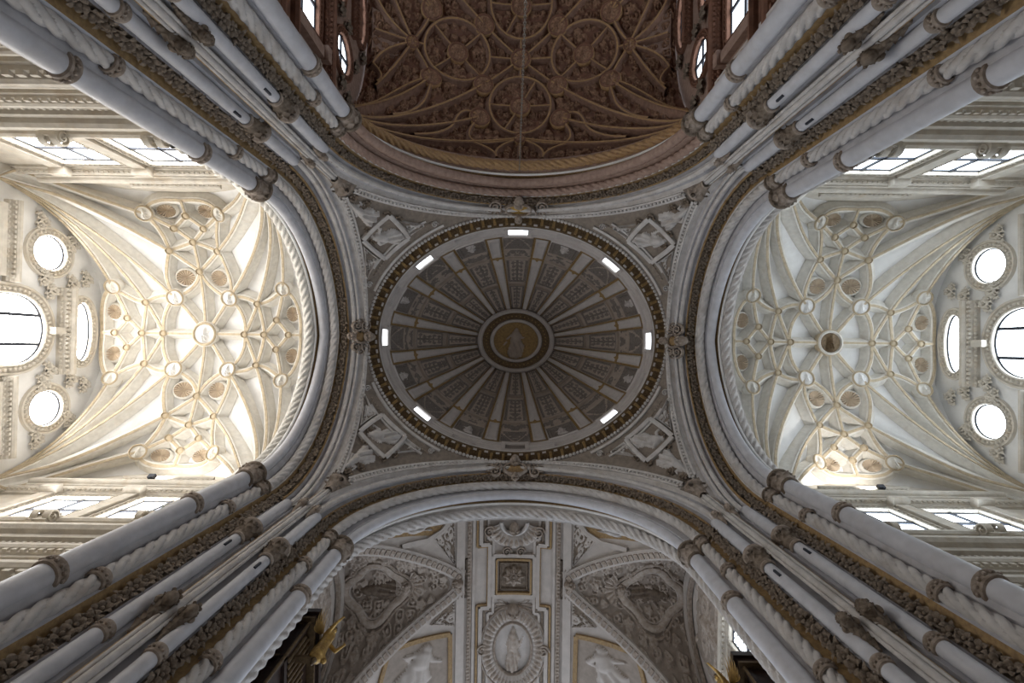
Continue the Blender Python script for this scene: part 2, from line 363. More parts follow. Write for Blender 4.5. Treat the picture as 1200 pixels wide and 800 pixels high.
BANDM = ['stone', 'stone', 'ochre', 'marble', 'flat', 'marble', 'ochre', 'darkcarved', 'flat', 'marble', 'flat', 'stone']
SIDE = {'x': {-1: 'cream transept', 1: 'grey transept'}, 'y': {-1: 'red chancel', 1: 'choir'}}
def leafrow(P, up, parent, step, sc=1.0, sub=LEAVES):
    Q, s = resample(P, step); T = tang(Q); U = np.broadcast_to(np.asarray(up, float), Q.shape)
    for i in range(len(Q)):
        M = basis(Q[i], U[i], T[i]) @ Matrix.Rotation(random.uniform(0, 6.28), 4, 'Z') @ Matrix.Scale(sc * random.uniform(.9, 1.12), 4)
        link('leaf', sub[i % 3], parent, M)
floor = MB().box((0, 0, -1.6), (26, 26, .1)).build('floor', 'floorstone', loc=(0, 0, -1.6)); tag(floor, 'pale stone floor of the crossing and its arms', 'floor', kind='structure')
PIERS = {}
for sx in (-1, 1):
    for sy in (-1, 1):
        lab = 'clustered stone pier between the %s and the %s' % (SIDE['x'][sx], SIDE['y'][sy])
        q = lambda x, y, z: (sx * x, sy * y, z)
        pr = thing('pier', lab, 'pier', (sx * 8.2, sy * 7, -1.5), 'piers of the crossing')
        # body: stepped core carried up to the springing
        pts = [(X, b) for X, b, _ in TP] + [(b, Y) for Y, b, _ in NP[::-1]] + [(7.1, 9.4), (10.5, 9.4)]
        mb = MB(); n = len(pts)
        V = [q(x, y, -1.5) for x, y in pts] + [q(x, y, HS) for x, y in pts]
        mm = BANDM + ['stone'] + BANDM[::-1] + ['stone'] * 3; mats = ['stone', 'marble', 'flat', 'ochre', 'darkcarved']
        mb.add(V, [(i, (i + 1) % n, n + (i + 1) % n, n + i) for i in range(n)], [mats.index(mm[i]) for i in range(n)])
        mb.build('core', mats, pr, smooth=False)
        up = lambda a, b: (sx * a, sy * b, 0)
        line = lambda x, y, z0, z1: np.array([q(x, y, z0), q(x, y, z1)])
        def tube(x, y, r, z0, z1, name, m, par=pr):
            mb = MB(); mb.grid(sweep(line(x, y, z0, z1), (1, 0, 0), circ(r, 20)), 0, closev=True); return mb.build(name, m, par)
        def put(me, x, y, z, name, par, a=0): return link(name, me, par, Matrix.Translation(q(x, y, z)) @ Matrix.Rotation(a, 4, 'Z'))
        for (x, y, ang) in ((9.6, 5.22, 0), (6.36, 7.86, 0)):
            c = tube(x, y, .26, -1.5, HS - .6, 'shaft', 'marble')
            put(CAP_BIG, x, y, HS - .7, 'capital', c)
            for z in (4.6, 9.8, 14.1): put(RING_BIG, x, y, z, 'ring', c)
        for (x, y) in ((9.21, 5.69), (6.73, 7.45)):
            mb = MB(); mb.grid(rope(line(x, y, 3, HS - .4), (1, 0, 0), .2, sgn=sx * sy), 0, closev=True); c = mb.build('rope_shaft', 'stone', pr)
            put(CAP_ROPE, x, y, HS - .55, 'capital', c)
            for z in (6.2, 10.5, 15.2): put(RING_ROPE, x, y, z, 'knot', c)
        for (x, y, H) in ((8.33, 6.27, 14.2), (7.26, 6.72, 13.8)):
            c = tube(x, y, .17, -1.5, H + .1, 'column', 'marble')
            put(CAP_COL, x, y, H, 'capital', c); put(RING_COL, x, y, 9.6, 'ring', c)
            tube(x * 1.004, y * 1.006, .2, H + .8, HS, 'upper_shaft', 'marble')
            mb = MB(); e = H - .55; cx, cy = CAM[0] * sx, CAM[1] * sy; mb.box(q(x - .1, y - .14, e), (.03, .03, .16)); mb.build('iron_hook', 'iron', c)
        # thin corner shaft, two tiers of corbelled creatures and the capital under the pendentive
        mb = MB()
        for (ox, oy, r) in ((7.64, 6.4, .085), (7.78, 6.36, .05), (7.54, 6.48, .05)): mb.grid(sweep(line(ox, oy, -1.5, 19.66), (1, 0, 0), circ(r, 10)), 0, closev=True)
        c = mb.build('corner_shaft', 'stone', pr); link('capital', CAP_CORNER, c, Matrix.Translation(q(7.64, 6.39, 19.5)) @ Matrix.Scale(1.35, 4))
        mb = MB(); mb.grid(sweep(line(7.86, 6.38, -1.5, 19.55), (1, 0, 0), [(-.03, -.02), (.03, -.02), (.03, .02), (-.03, .02)]), 0, closev=True); mb.build('gilt_fillet', 'ochre', pr)
        for (x, y, dirx, diry) in ((8.75, 6.12, -.5, -.86), (7.06, 7.04, -.86, -.5)):
            b = thing('foliage_band', 'carved flower band on the pier between %s and %s, %s side' % (SIDE['x'][sx], SIDE['y'][sy], SIDE['x'][sx] if x > 8 else SIDE['y'][sy]), 'carving', q(x, y, 4), 'carved flower bands on the piers')
            mb = MB(); mb.grid(sweep(line(x, y, 4, HS), up(dirx, diry), [(-.15, -.08), (-.15, 0), (.15, 0), (.15, -.08)]), 0); mb.build('backing', 'darkcarved', b)
            leafrow(line(x, y, 4.1, HS), up(dirx, diry), b, .3, .86)
        # corbelled creatures
        for tier, H in enumerate((10.2, 17.2)):
            for k, (ox, oy, dx, dy, s) in enumerate(((8.0, 6.44, -.7, -.71, .86), (7.45, 6.62, -.72, -.69, .74)) if tier == 0 else ((7.92, 6.42, -.6, -.8, .62), (7.46, 6.6, -.78, -.62, .58))):
                mb = MB(); d = Vector((dx, dy, 0)); o0 = Vector((ox, oy, H))
                for i in range(12):
                    t = i / 11; p = o0 + d * (.02 + .34 * t ** 1.5) * s + Vector((0, 0, -.35 + .95 * t)) * s; mb.ball(q(*p), (.07 + .1 * t) * s, 0, 9, 6)
                for e in (-1, 1):
                    sd = Vector((-dy, dx, 0)) * e
                    for i in range(5):
                        t = i / 4; p = o0 + d * (.08 + .3 * t) * s + sd * (.05 + .06 * t) * s + Vector((0, 0, -.25 + .7 * t)) * s; pp = np.array(q(*p)); out = np.array(q(*(d * .5 + sd)));  g = leaf_grid(.22 * s, .1 * s, .05 * s, 5, 3, ang=math.atan2(out[1], out[0]), tilt=.5); mb.grid(g + pp)
                    mb.ball(q(*(o0 + d * .3 * s + sd * .2 * s + Vector((0, 0, .5 * s)))), (.1 * s, .1 * s, .14 * s), 0, 8, 6)
                hd = o0 + d * .46 * s + Vector((0, 0, .55 * s)); Mh = basis(q(*hd), (0, 0, 1), q(d.y, -d.x, 0)) @ Matrix.Rotation(-.5, 4, 'X') @ Matrix.Scale(1.05 * s, 4); n0 = len(mb.v)
                mb.add([tuple(Mh @ Vector((v.co.x, v.co.y * (1 if sx * sy > 0 else 1), v.co.z))) for v in HEAD.vertices], [tuple(f.vertices) for f in HEAD.polygons])
                o = mb.build('corbel', 'darkcarved' if tier == 0 else 'carved', loc=q(ox, oy, H - .2))
                tag(o, '%s creature corbel on pier between %s and %s, %s side' % ('dark lower' if tier == 0 else 'small upper', SIDE['x'][sx], SIDE['y'][sy], SIDE['x'][sx] if k == 0 else SIDE['y'][sy]), 'corbel', 'creature corbels on the piers')
for ax in 'xy':
    for sg in (-1, 1):
        L = TP if ax == 'x' else NP; side = SIDE[ax][sg]
        a = thing('arch', 'wide moulded stone arch with rope and flower bands opening to the %s' % side, 'arch', (sg * 9, 0, HS) if ax == 'x' else (0, sg * 7.7, HS), 'arches of the crossing')
        paths = [arch_path(ax, sg, *l) for l in L]; nrm = (sg * 1.0, 0, 0) if ax == 'x' else (0, sg * 1.0, 0)
        for i in range(len(L) - 1):
            mt = BANDM[i]
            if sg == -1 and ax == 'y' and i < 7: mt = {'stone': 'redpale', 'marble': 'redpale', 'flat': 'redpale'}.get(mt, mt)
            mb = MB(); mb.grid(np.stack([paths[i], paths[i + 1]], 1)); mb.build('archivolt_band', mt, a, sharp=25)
        rd = sg == -1 and ax == 'y'
        p0, b0, h0 = L[3]; P = arch_path(ax, sg, p0 - .22, b0 - .05, h0 - .06)
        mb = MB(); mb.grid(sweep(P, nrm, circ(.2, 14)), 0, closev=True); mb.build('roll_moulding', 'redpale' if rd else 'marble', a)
        p0, b0, h0 = L[5]; P = arch_path(ax, sg, p0 - .17, b0 - .02, h0 - .04)
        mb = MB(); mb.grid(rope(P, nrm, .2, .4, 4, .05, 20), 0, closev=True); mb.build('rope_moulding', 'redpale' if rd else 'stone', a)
        p0, b0, h0 = L[1]; P = arch_path(ax, sg, p0 + .12, b0 + (.12 if ax == 'x' else (0 if sg < 0 else -.22)), h0 - .03, low=14 if not (ax == 'y' and sg > 0) else 4)
        mb = MB(); mb.grid(rope(P, nrm, .25, .42, 5, .05, 24), 0, closev=True); mb.build('inner_rope_moulding', 'redgold' if rd else ('rib' if sg < 0 and ax == 'x' else 'stone'), a)
        for k, (dp, dbb, r, mt) in {2: (0, -.04, .06, 'web'), 6: (0, -.02, .04, 'stone'), 8: (0, -.02, .05, 'ochre'), 9: (-.2, -.04, .11, 'stone'), 10: (0, -.04, .06, 'stone')}.items():
            p0, b0, h0 = L[k]; P = arch_path(ax, sg, p0 + dp, b0 + dbb, h0 + dbb); mb = MB(); mb.grid(sweep(P, nrm, circ(r, 8)), 0, closev=True); mb.build('fillet', mt, a)
        p0, b0, h0 = L[7]; P = arch_path(ax, sg, p0 - .18, b0 - .02, h0 - .02); Q, s = resample(P, .3); T = tang(Q); N = np.cross(T, nrm); N = N * np.sign(np.sum(N * (np.array([0, 0, 15.0]) - Q), -1, keepdims=True))
        leafrow(Q, N, a, .3, .88)
        # egg row on the outer edge
        p0, b0, h0 = L[12]; P = arch_path(ax, sg, p0 + .02, b0 + .08, h0 + .1); y0, z0 = arch_yz(b0, h0)
        P = P[(P[:, 2] > 20.6)]
        mb = MB(); mb.grid(sweep(P, nrm, circ(.1, 8)), 0, closev=True); mb.build('edge_moulding', 'stone', a)
        p0, b0, h0 = L[9]; P = arch_path(ax, sg, p0 - .22, b0 - .0, h0 - .0); Q, s = resample(P, .42); T = tang(Q); N = np.cross(T, nrm); N = N * np.sign(np.sum(N * (np.array([0, 0, 15.0]) - Q), -1, keepdims=True))
        leafrow(Q, N, a, .42, .42)
# ------------------------------------------------------------------ pendentives
EA, EB = 7.95, 6.53
def pend_surface(sx, sy):
    Xt, bt, ht = TP[12]; Yn, bn, hn = NP[12]
    def S(s, t):
        s = np.asarray(s, float); t = np.asarray(t, float); H = HS + .8 + (25.05 - HS - .8) * t
        yT = arch_half(bt, ht, H); xN = arch_half(bn, hn, H)
        rT = np.hypot(Xt / EA, yT / EB); fT = np.arctan2(yT / EB, Xt / EA); rN = np.hypot(xN / EA, Yn / EB); fN = np.arctan2(Yn / EB, xN / EA)
        r = rT + (rN - rT) * s; f = fT + (fN - fT) * s
        return np.stack([sx * EA * r * np.cos(f), sy * EB * r * np.sin(f), H], -1)
    return S
def fig_mask(h, t, keep=True): h = h * keep; return h, h > t
S0 = pend_surface(-1, -1)
SQ = [pin(S0, *p) for p in ((455, 251), (478, 278), (450, 302), (424, 280))]          # square panel corners, measured on one pendentive
TR1 = [pin(S0, *p) for p in ((463, 256), (497, 262), (497, 263), (480, 276))]         # triangle towards the nave arch
TR2 = [pin(S0, *p) for p in ((425, 287), (444, 302), (428, 327), (427, 326))]         # triangle towards the transept arch
FIG = [pin(S0, *p) for p in ((412, 229), (452, 240), (426, 274), (405, 248))]         # reclining figure by the corner
VOL = [pin(S0, *p) for p in ((509, 262), (432, 333))]
for sx in (-1, 1):
    for sy in (-1, 1):
        S = pend_surface(sx, sy); nm = '%s and %s' % (SIDE['x'][sx], SIDE['y'][sy])
        p = thing('pendentive', 'carved triangular pendentive under the dome between the %s arches' % nm, 'pendentive', (sx * 7.6, sy * 6.4, 19), 'pendentives of the dome')
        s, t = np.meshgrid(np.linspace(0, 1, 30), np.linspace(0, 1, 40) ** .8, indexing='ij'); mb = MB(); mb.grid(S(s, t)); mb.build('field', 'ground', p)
        sd = 10 * sx + sy
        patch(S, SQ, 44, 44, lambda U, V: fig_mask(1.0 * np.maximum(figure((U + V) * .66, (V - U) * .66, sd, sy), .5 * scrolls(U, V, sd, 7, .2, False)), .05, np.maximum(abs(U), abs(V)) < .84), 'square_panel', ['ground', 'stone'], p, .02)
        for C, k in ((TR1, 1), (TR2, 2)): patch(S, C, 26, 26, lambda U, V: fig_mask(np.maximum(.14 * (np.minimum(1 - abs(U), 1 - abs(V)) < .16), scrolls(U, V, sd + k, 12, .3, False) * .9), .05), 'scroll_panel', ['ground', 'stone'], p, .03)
        patch(S, FIG, 36, 36, lambda U, V: fig_mask(1.2 * figure(V * .8, -U * .8, sd + 3, -1), .06), 'reclining_figure', ['ground', 'stone'], p, .0)
        fr = np.asarray(SQ + [SQ[0]])
        for k in range(4): strip(S, [fr[k], fr[k + 1]], [(-.11, 0), (-.11, .16), (-.03, .2), (.03, .2), (.11, .16), (.11, 0)], 'panel_frame', 'stone', p, n=10)
        for (u, v) in VOL:
            pp, nn = surfn(S, np.array([u]), np.array([v])); link('volute', VOLUTE_S, p, basis(pp[0] + nn[0] * .05, nn[0], (1, 0, 0)))
        # curved mouldings following the dome ring
        for tt, w, m in ((.935, .07, 'stone'), (.855, .05, 'stone')):
            strip(S, [(x, tt) for x in np.linspace(.2, .8, 30)], [(-w, 0), (-w, .1), (w, .1), (w, 0)], 'ring_moulding', m, p)
        # egg-and-dart borders along both arches and the ring
        for e in (0, 1):
            tt = np.linspace(.36, .985, 90); ln = np.linalg.norm(S(np.zeros(90), tt) - S(np.ones(90), tt), axis=-1) * 1.06
            for dist, w, d in ((.1, .05, .09), (.36, .05, .11)):
                k = ln > dist * 2.4; se = dist / ln[k]; strip(S, np.stack([se if e == 0 else 1 - se, tt[k]], -1), [(-w, 0), (-w, d), (w, d), (w, 0)], 'border_fillet', 'stone', p)
            k = ln > .6; se = .23 / ln[k]; pp, nn = surfn(S, se if e == 0 else 1 - se, tt[k]); mb = MB(); Q, _ = resample(pp + nn * .05, .2)
            for q_ in Q: mb.ball(q_, (.09, .09, .1), 0, 7, 5)
            o = mb.build('egg_border', 'stone', p); o['kind'] = 'stuff'
        pp, nn = surfn(S, np.linspace(.03, .97, 80), np.full(80, .975)); mb = MB(); Q, _ = resample(pp + nn * .05, .2)
        for q_ in Q: mb.ball(q_, (.1, .1, .1), 0, 7, 5)
        o = mb.build('egg_border', 'stone', p); o['kind'] = 'stuff'
        pp, nn = surfn(S, np.linspace(.2, .8, 60), np.full(60, .885)); mb = MB(); Q, _ = resample(pp + nn * .03, .16)
        for q_ in Q: mb.ball(q_, .055, 0, 6, 4)
        o = mb.build('bead_border', 'carved', p); o['kind'] = 'stuff'
        # small rosettes near the foot
        for (u, v) in ((.5, .4), (.4, .5), (.6, .5), (.3, .74), (.7, .74), (.32, .66), (.68, .66)):
            pp, nn = surfn(S, np.array([u]), np.array([v])); link('rosette', LEAVES[0], p, basis(pp[0], nn[0], (1, 0, 0)))
# ------------------------------------------------------------------ dome ring, drum and dome
RA, RB = 7.2, 5.83
def ell(phi, dr, H): return np.stack([(RA + dr) * np.cos(phi), (RB + dr) * np.sin(phi), H + 0 * phi], -1)
PH = np.linspace(0, 2 * PI, 160, endpoint=False)
def ellband(prof, name, m, par, sharp=30):
    mb = MB(); mb.grid(np.stack([ell(PH, d, h) for d, h in prof], 1), 0, closeu=True); return mb.build(name, m, par, sharp=sharp)
ring = thing('oval_cornice', 'dark bronze oval cornice with brackets around the foot of the dome', 'cornice', (0, 0, 25))
ellband([(.86, 24.95), (.84, 25.06), (.74, 25.1), (.72, 25.2)], 'bed_moulding', 'stone', ring)
mb = MB()
for f in np.linspace(0, 2 * PI, 150, endpoint=False): mb.ball(ell(np.array(f), .8, 25.03), .085, 0, 6, 4)
o = mb.build('egg_row', 'carved', ring); o['kind'] = 'stuff'
ellband([(.72, 25.2), (.66, 25.28), (.62, 25.42), (.24, 25.52), (.2, 25.62)], 'bronze_frieze', 'bronze', ring)
ellband([(.2, 25.62), (.17, 25.64), (.17, 25.72), (.3, 25.78), (.42, 25.84)], 'crown_moulding', 'stone', ring)
md = MB(); md.box((0, 0, 0), (.19, .07, .1)); md.box((-.1, 0, -.06), (.05, .075, .06)); md.ball((.09, 0, -.1), (.07, .06, .07), 0, 6, 5); MODM = md.mesh('modillion', ['domegold'])
dt = MB(); dt.box((0, 0, 0), (.045, .1, .03)); DENM = dt.mesh('dentil', ['stone'])
for i in range(76):
    f = 2 * PI * i / 76; c = ell(np.array(f), .5, 25.4); n = Vector((-math.cos(f) * RB, -math.sin(f) * RA, 0)); x = Vector((math.cos(f) * RB, math.sin(f) * RA, 0))
    link('modillion', MODM, ring, basis(c, (0, 0, 1), x))
    f += PI / 76; c = ell(np.array(f), .3, 25.47); x = Vector((math.cos(f) * RB, math.sin(f) * RA, 0)); link('dentil', DENM, ring, basis(c, (0, 0, 1), x))
dome = thing('dome', 'oval ribbed dome with carved panels and round central relief', 'dome', (0, 0, 25.8))
ellband([(.40, 25.84), (.36, 25.9), (.34, 26.0), (.27, 26.05), (.25, 26.3), (.2, 26.32), (.16, 26.75), (.03, 26.8), (.0, 26.98), (.02, 27.0)], 'drum', 'domerib', dome)
for i in range(16):   # projecting ledge blocks between the windows
    f0 = 2 * PI * (i + .5) / 16; ff = np.linspace(f0 - .1, f0 + .1, 7); mb = MB()
    mb.grid(np.stack([ell(ff, d, h) for d, h in ((.34, 25.9), (.2, 25.92), (.12, 26.1), (.1, 26.24), (.05, 26.3), (.03, 26.42), (.28, 26.44))], 1)); mb.build('ledge', 'domerib', dome, smooth=False)
DH = 4.9
def domeS(f, tau):
    f = np.asarray(f, float); tau = np.asarray(tau, float); return np.stack([RA * np.cos(tau) * np.cos(f), RB * np.cos(tau) * np.sin(f), 27 + DH * np.sin(tau)], -1)
R_ = math.radians; TT = [0.0, R_(19.5), R_(28.5), R_(50.5), R_(70)]
f, t = np.meshgrid(np.linspace(0, 2 * PI, 97), np.linspace(0, R_(88), 30), indexing='ij'); mb = MB(); G = domeS(f, t); mb.grid(G + unit(G - np.array([0, 0, 24.])) * .08); mb.build('shell', 'domeground', dome)
def dpan(U, V, c, k):
    e = np.minimum(1 - abs(U), (1 - abs(V)) * k); b = e > .24; h = np.maximum(.06 * ((e > .1) & (e < .2)), .55 * c * b); return h, (c * b > .02) | ((e > .2) & (e < .28))
for i in range(16):
    fc = 2 * PI * i / 16; hw = R_(7.6); fr = fc + PI / 16
    # rib: gilt edge strip with two white fields
    def uvq(c, w0, w1, t0, t1): return [(c - w0, t0), (c + w0, t0), (c + w1, t1), (c - w1, t1)]
    rb = patch(domeS, uvq(fr, R_(3.9), R_(3.9), 0, TT[4]), 3, 30, lambda U, V: 0 * U, 'rib', 'domegold', dome, .09)
    for (t0, t1) in ((R_(1), TT[2] - R_(1)), (TT[2] + R_(1), TT[4] - R_(1))):
        patch(domeS, uvq(fr, R_(2.9), R_(2.8), t0, t1), 9, 14, lambda U, V: np.where(np.maximum(abs(U) * 1.0, abs(V) * .97) > .72, .045, .0), 'rib_field', 'domerib', rb, .10, rim=-.05)
    win = i % 2 == 0
    def border(U, V, w): return np.where(np.minimum((1 - abs(U)) * 1.0, 1 - abs(V)) < w, .05, 0)
    if win: hf = lambda U, V: np.maximum.reduce([border(U, V, .1), .06 * (abs(abs(U) - (1 + V) * .5) < .09), .5 * scrolls(U, V, i, 10, .24)])
    else: hf = lambda U, V: np.maximum.reduce([border(U, V, .12), .06 * ((np.maximum(abs(U), abs(V)) > .68) & (np.maximum(abs(U), abs(V)) < .76)), .7 * figure(U * 1.35, V * 1.35, i) * (np.maximum(abs(U), abs(V)) < .66)])
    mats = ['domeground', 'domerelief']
    ww = R_(7.3)
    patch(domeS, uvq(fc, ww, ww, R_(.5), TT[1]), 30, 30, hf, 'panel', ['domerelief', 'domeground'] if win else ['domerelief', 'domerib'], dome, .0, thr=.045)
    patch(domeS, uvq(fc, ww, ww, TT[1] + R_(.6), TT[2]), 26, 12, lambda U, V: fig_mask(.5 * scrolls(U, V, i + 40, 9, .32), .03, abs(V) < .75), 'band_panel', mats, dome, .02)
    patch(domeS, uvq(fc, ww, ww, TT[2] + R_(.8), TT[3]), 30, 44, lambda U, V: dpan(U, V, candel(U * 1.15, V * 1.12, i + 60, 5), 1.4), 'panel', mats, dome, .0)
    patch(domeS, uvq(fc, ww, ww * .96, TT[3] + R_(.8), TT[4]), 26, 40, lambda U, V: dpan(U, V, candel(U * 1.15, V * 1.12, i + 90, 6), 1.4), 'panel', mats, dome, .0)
# central medallion
def lat(prof, name, m, par, seg=64, kx=1, ky=.83):
    mb = MB(); mb.grid(lathe(prof, seg, kx, ky), 0, closev=True); return mb.build(name, m, par)
lat([(2.55, 31.6), (2.5, 31.35), (2.36, 31.28), (2.28, 31.3), (2.2, 31.42)], 'medallion_frame', 'domerib', dome)
me_ = lat([(2.2, 31.42), (2.1, 31.38), (1.75, 31.36), (1.72, 31.42)], 'medallion_band', 'bronze', dome)
mb = MB()
for i in range(44):
    a = 2 * PI * i / 44; mb.ball((1.94 * math.cos(a), 1.94 * .83 * math.sin(a), 31.36), (.06, .06, .04), 0, 6, 4)
o = mb.build('studs', 'domegold', me_); o['kind'] = 'stuff'
lat([(1.72, 31.42), (1.68, 31.3), (1.6, 31.26), (1.5, 31.3), (1.46, 31.4)], 'inner_frame', 'domerib', dome)
flatS = lambda u, v: np.stack([u, v, 31.46 + 0 * u], -1)
lat([(1.5, 31.47), (0, 31.47)], 'medallion_field', 'domegold', dome)
def medh(U, V):
    h = figure(U * 1.15, -V * 1.1, 4); h = np.maximum(h, capsule(U, V, -.45, .1, -.75, .45, .1, .05)); h = np.maximum(h, .5 * scrolls(U, V, 77, 14, .16)); return h * 1.2 * (np.hypot(U, V) < .97)
patch(flatS, [(-1.42, -1.18), (1.42, -1.18), (1.42, 1.18), (-1.42, 1.18)], 50, 44, medh, 'central_figure', ['domegold', 'domeground'], dome, -.02, thr=.09, rim=.05)
# eight drum windows
for i in range(8):
    f0 = PI / 4 * i; nme = ['grey transept', 'choir and grey transept corner', 'choir', 'choir and cream transept corner', 'cream transept', 'chancel and cream transept corner', 'chancel', 'chancel and grey transept corner'][i]
    w = thing('window_%d' % (i + 1), 'small slot window at the foot of the dome above the %s arch' % nme if i % 2 == 0 else 'small slot window at the foot of the dome above the %s' % nme, 'window', tuple(ell(np.array(f0), .2, 26.0)), 'slot windows of the dome', 'structure')
    ff = np.linspace(f0 - .075, f0 + .075, 7); mb = MB(); mb.grid(np.stack([ell(ff, .2, 26.08), ell(ff, .06, 26.72)], 1)); mb.build('pane', 'day_dome' if i != 2 else 'domerelief', w)
    for (a, b) in ((-.105, -.075), (.075, .105)):
        ff = np.linspace(f0 + a, f0 + b, 3); mb = MB(); mb.grid(np.stack([ell(ff, d, h) for d, h in ((.34, 25.96), (.1, 26.0), (-.02, 26.74), (.1, 26.85))], 1)); mb.build('jamb', 'domerib', w, smooth=False)
    ff = np.linspace(f0 - .105, f0 + .105, 7)
    for prof in (((.3, 26.68), (-.02, 26.7), (-.08, 26.86), (.1, 26.9)), ((.36, 25.94), (.14, 25.95), (.13, 26.06), (.3, 26.08))):
        mb = MB(); mb.grid(np.stack([ell(ff, d, h) for d, h in prof], 1)); mb.build('rail', 'domerib', w, smooth=False)
# ------------------------------------------------------------------ cartouches at the crowns of the arches
def cartouche(p, n, t, w, h, label, gilt):
    """oval shield with scrolls; n = normal into the room, t = long direction"""
    M = basis(p, n, t); c = thing('cartouche', label, 'cartouche', tuple(p), 'cartouches over the crossing arches')
    def add(mb, name, m): 
        mb.v = [tuple(M @ Vector(v)) for v in mb.v]; return mb.build(name, m, c)
    mb = MB(); mb.grid(lathe([(1.0, -.2), (1.0, .1), (.92, .2), (.8, .22), (.72, .16), (.7, .1)], 32, w * .52, h * .62), 0, closev=True); add(mb, 'rim', 'carved')
    mb = MB(); mb.grid(lathe([(.72, .08), (.4, .17), (0, .2)], 24, w * .52, h * .62), 0, closev=True); add(mb, 'boss', gilt)
    for s in (-1, 1):
        for k, (x, y, r) in enumerate(((.78, .35, .32), (.78, -.35, .3), (1.02, .0, .24))):
            mm = M @ Matrix.Translation((s * x * w, y * h, .08)) @ Matrix.Rotation(PI if s < 0 else 0, 4, 'Y') @ Matrix.Rotation(k * 1.3, 4, 'Z') @ Matrix.Scale(r / .3, 4); link('scroll', VOLUTE, c, mm)
        for k in range(3):
            mb = MB(); mb.grid(leaf_grid(.5 * h, .16 * w, .2, base=(0, 0, 0), ang=0)); R = Matrix.Rotation(s * (.6 + .5 * k), 4, 'Z') @ Matrix.Rotation(-PI / 2, 4, 'X')
            mb.v = [tuple(R @ Vector(v) + Vector((s * w * .62, h * .16 * (k - 1), .12))) for v in mb.v]; add(mb, 'leaf', 'carved')
    for y, me, sc in ((.82, HEAD, 1.35), (-.8, HEAD, 1.0)):
        link('cherub_head', me, c, M @ Matrix.Translation((0, y * h, .16)) @ Matrix.Rotation(-PI / 2, 4, 'X') @ Matrix.Rotation(PI, 4, 'Y') @ Matrix.Scale(sc, 4) )
    return c
cartouche((-8.1, 0, 24.55), (.75, 0, -.66), (0, 1, 0), .72, .62, 'scrolled stone cartouche with oval boss at the crown of the cream transept arch', 'ochre')
cartouche((8.1, 0, 24.55), (-.75, 0, -.66), (0, 1, 0), .72, .62, 'scrolled stone cartouche with oval boss at the crown of the grey transept arch', 'ochre')
cartouche((0, -6.75, 24.75), (0, .75, -.66), (1, 0, 0), 1.5, .6, 'wide gilded cartouche with scrolls at the crown of the chancel arch', 'gold')
cartouche((0, 6.75, 24.7), (0, -.75, -.66), (1, 0, 0), 1.3, .6, 'wide stone cartouche with cherub heads at the crown of the choir arch', 'ochre')
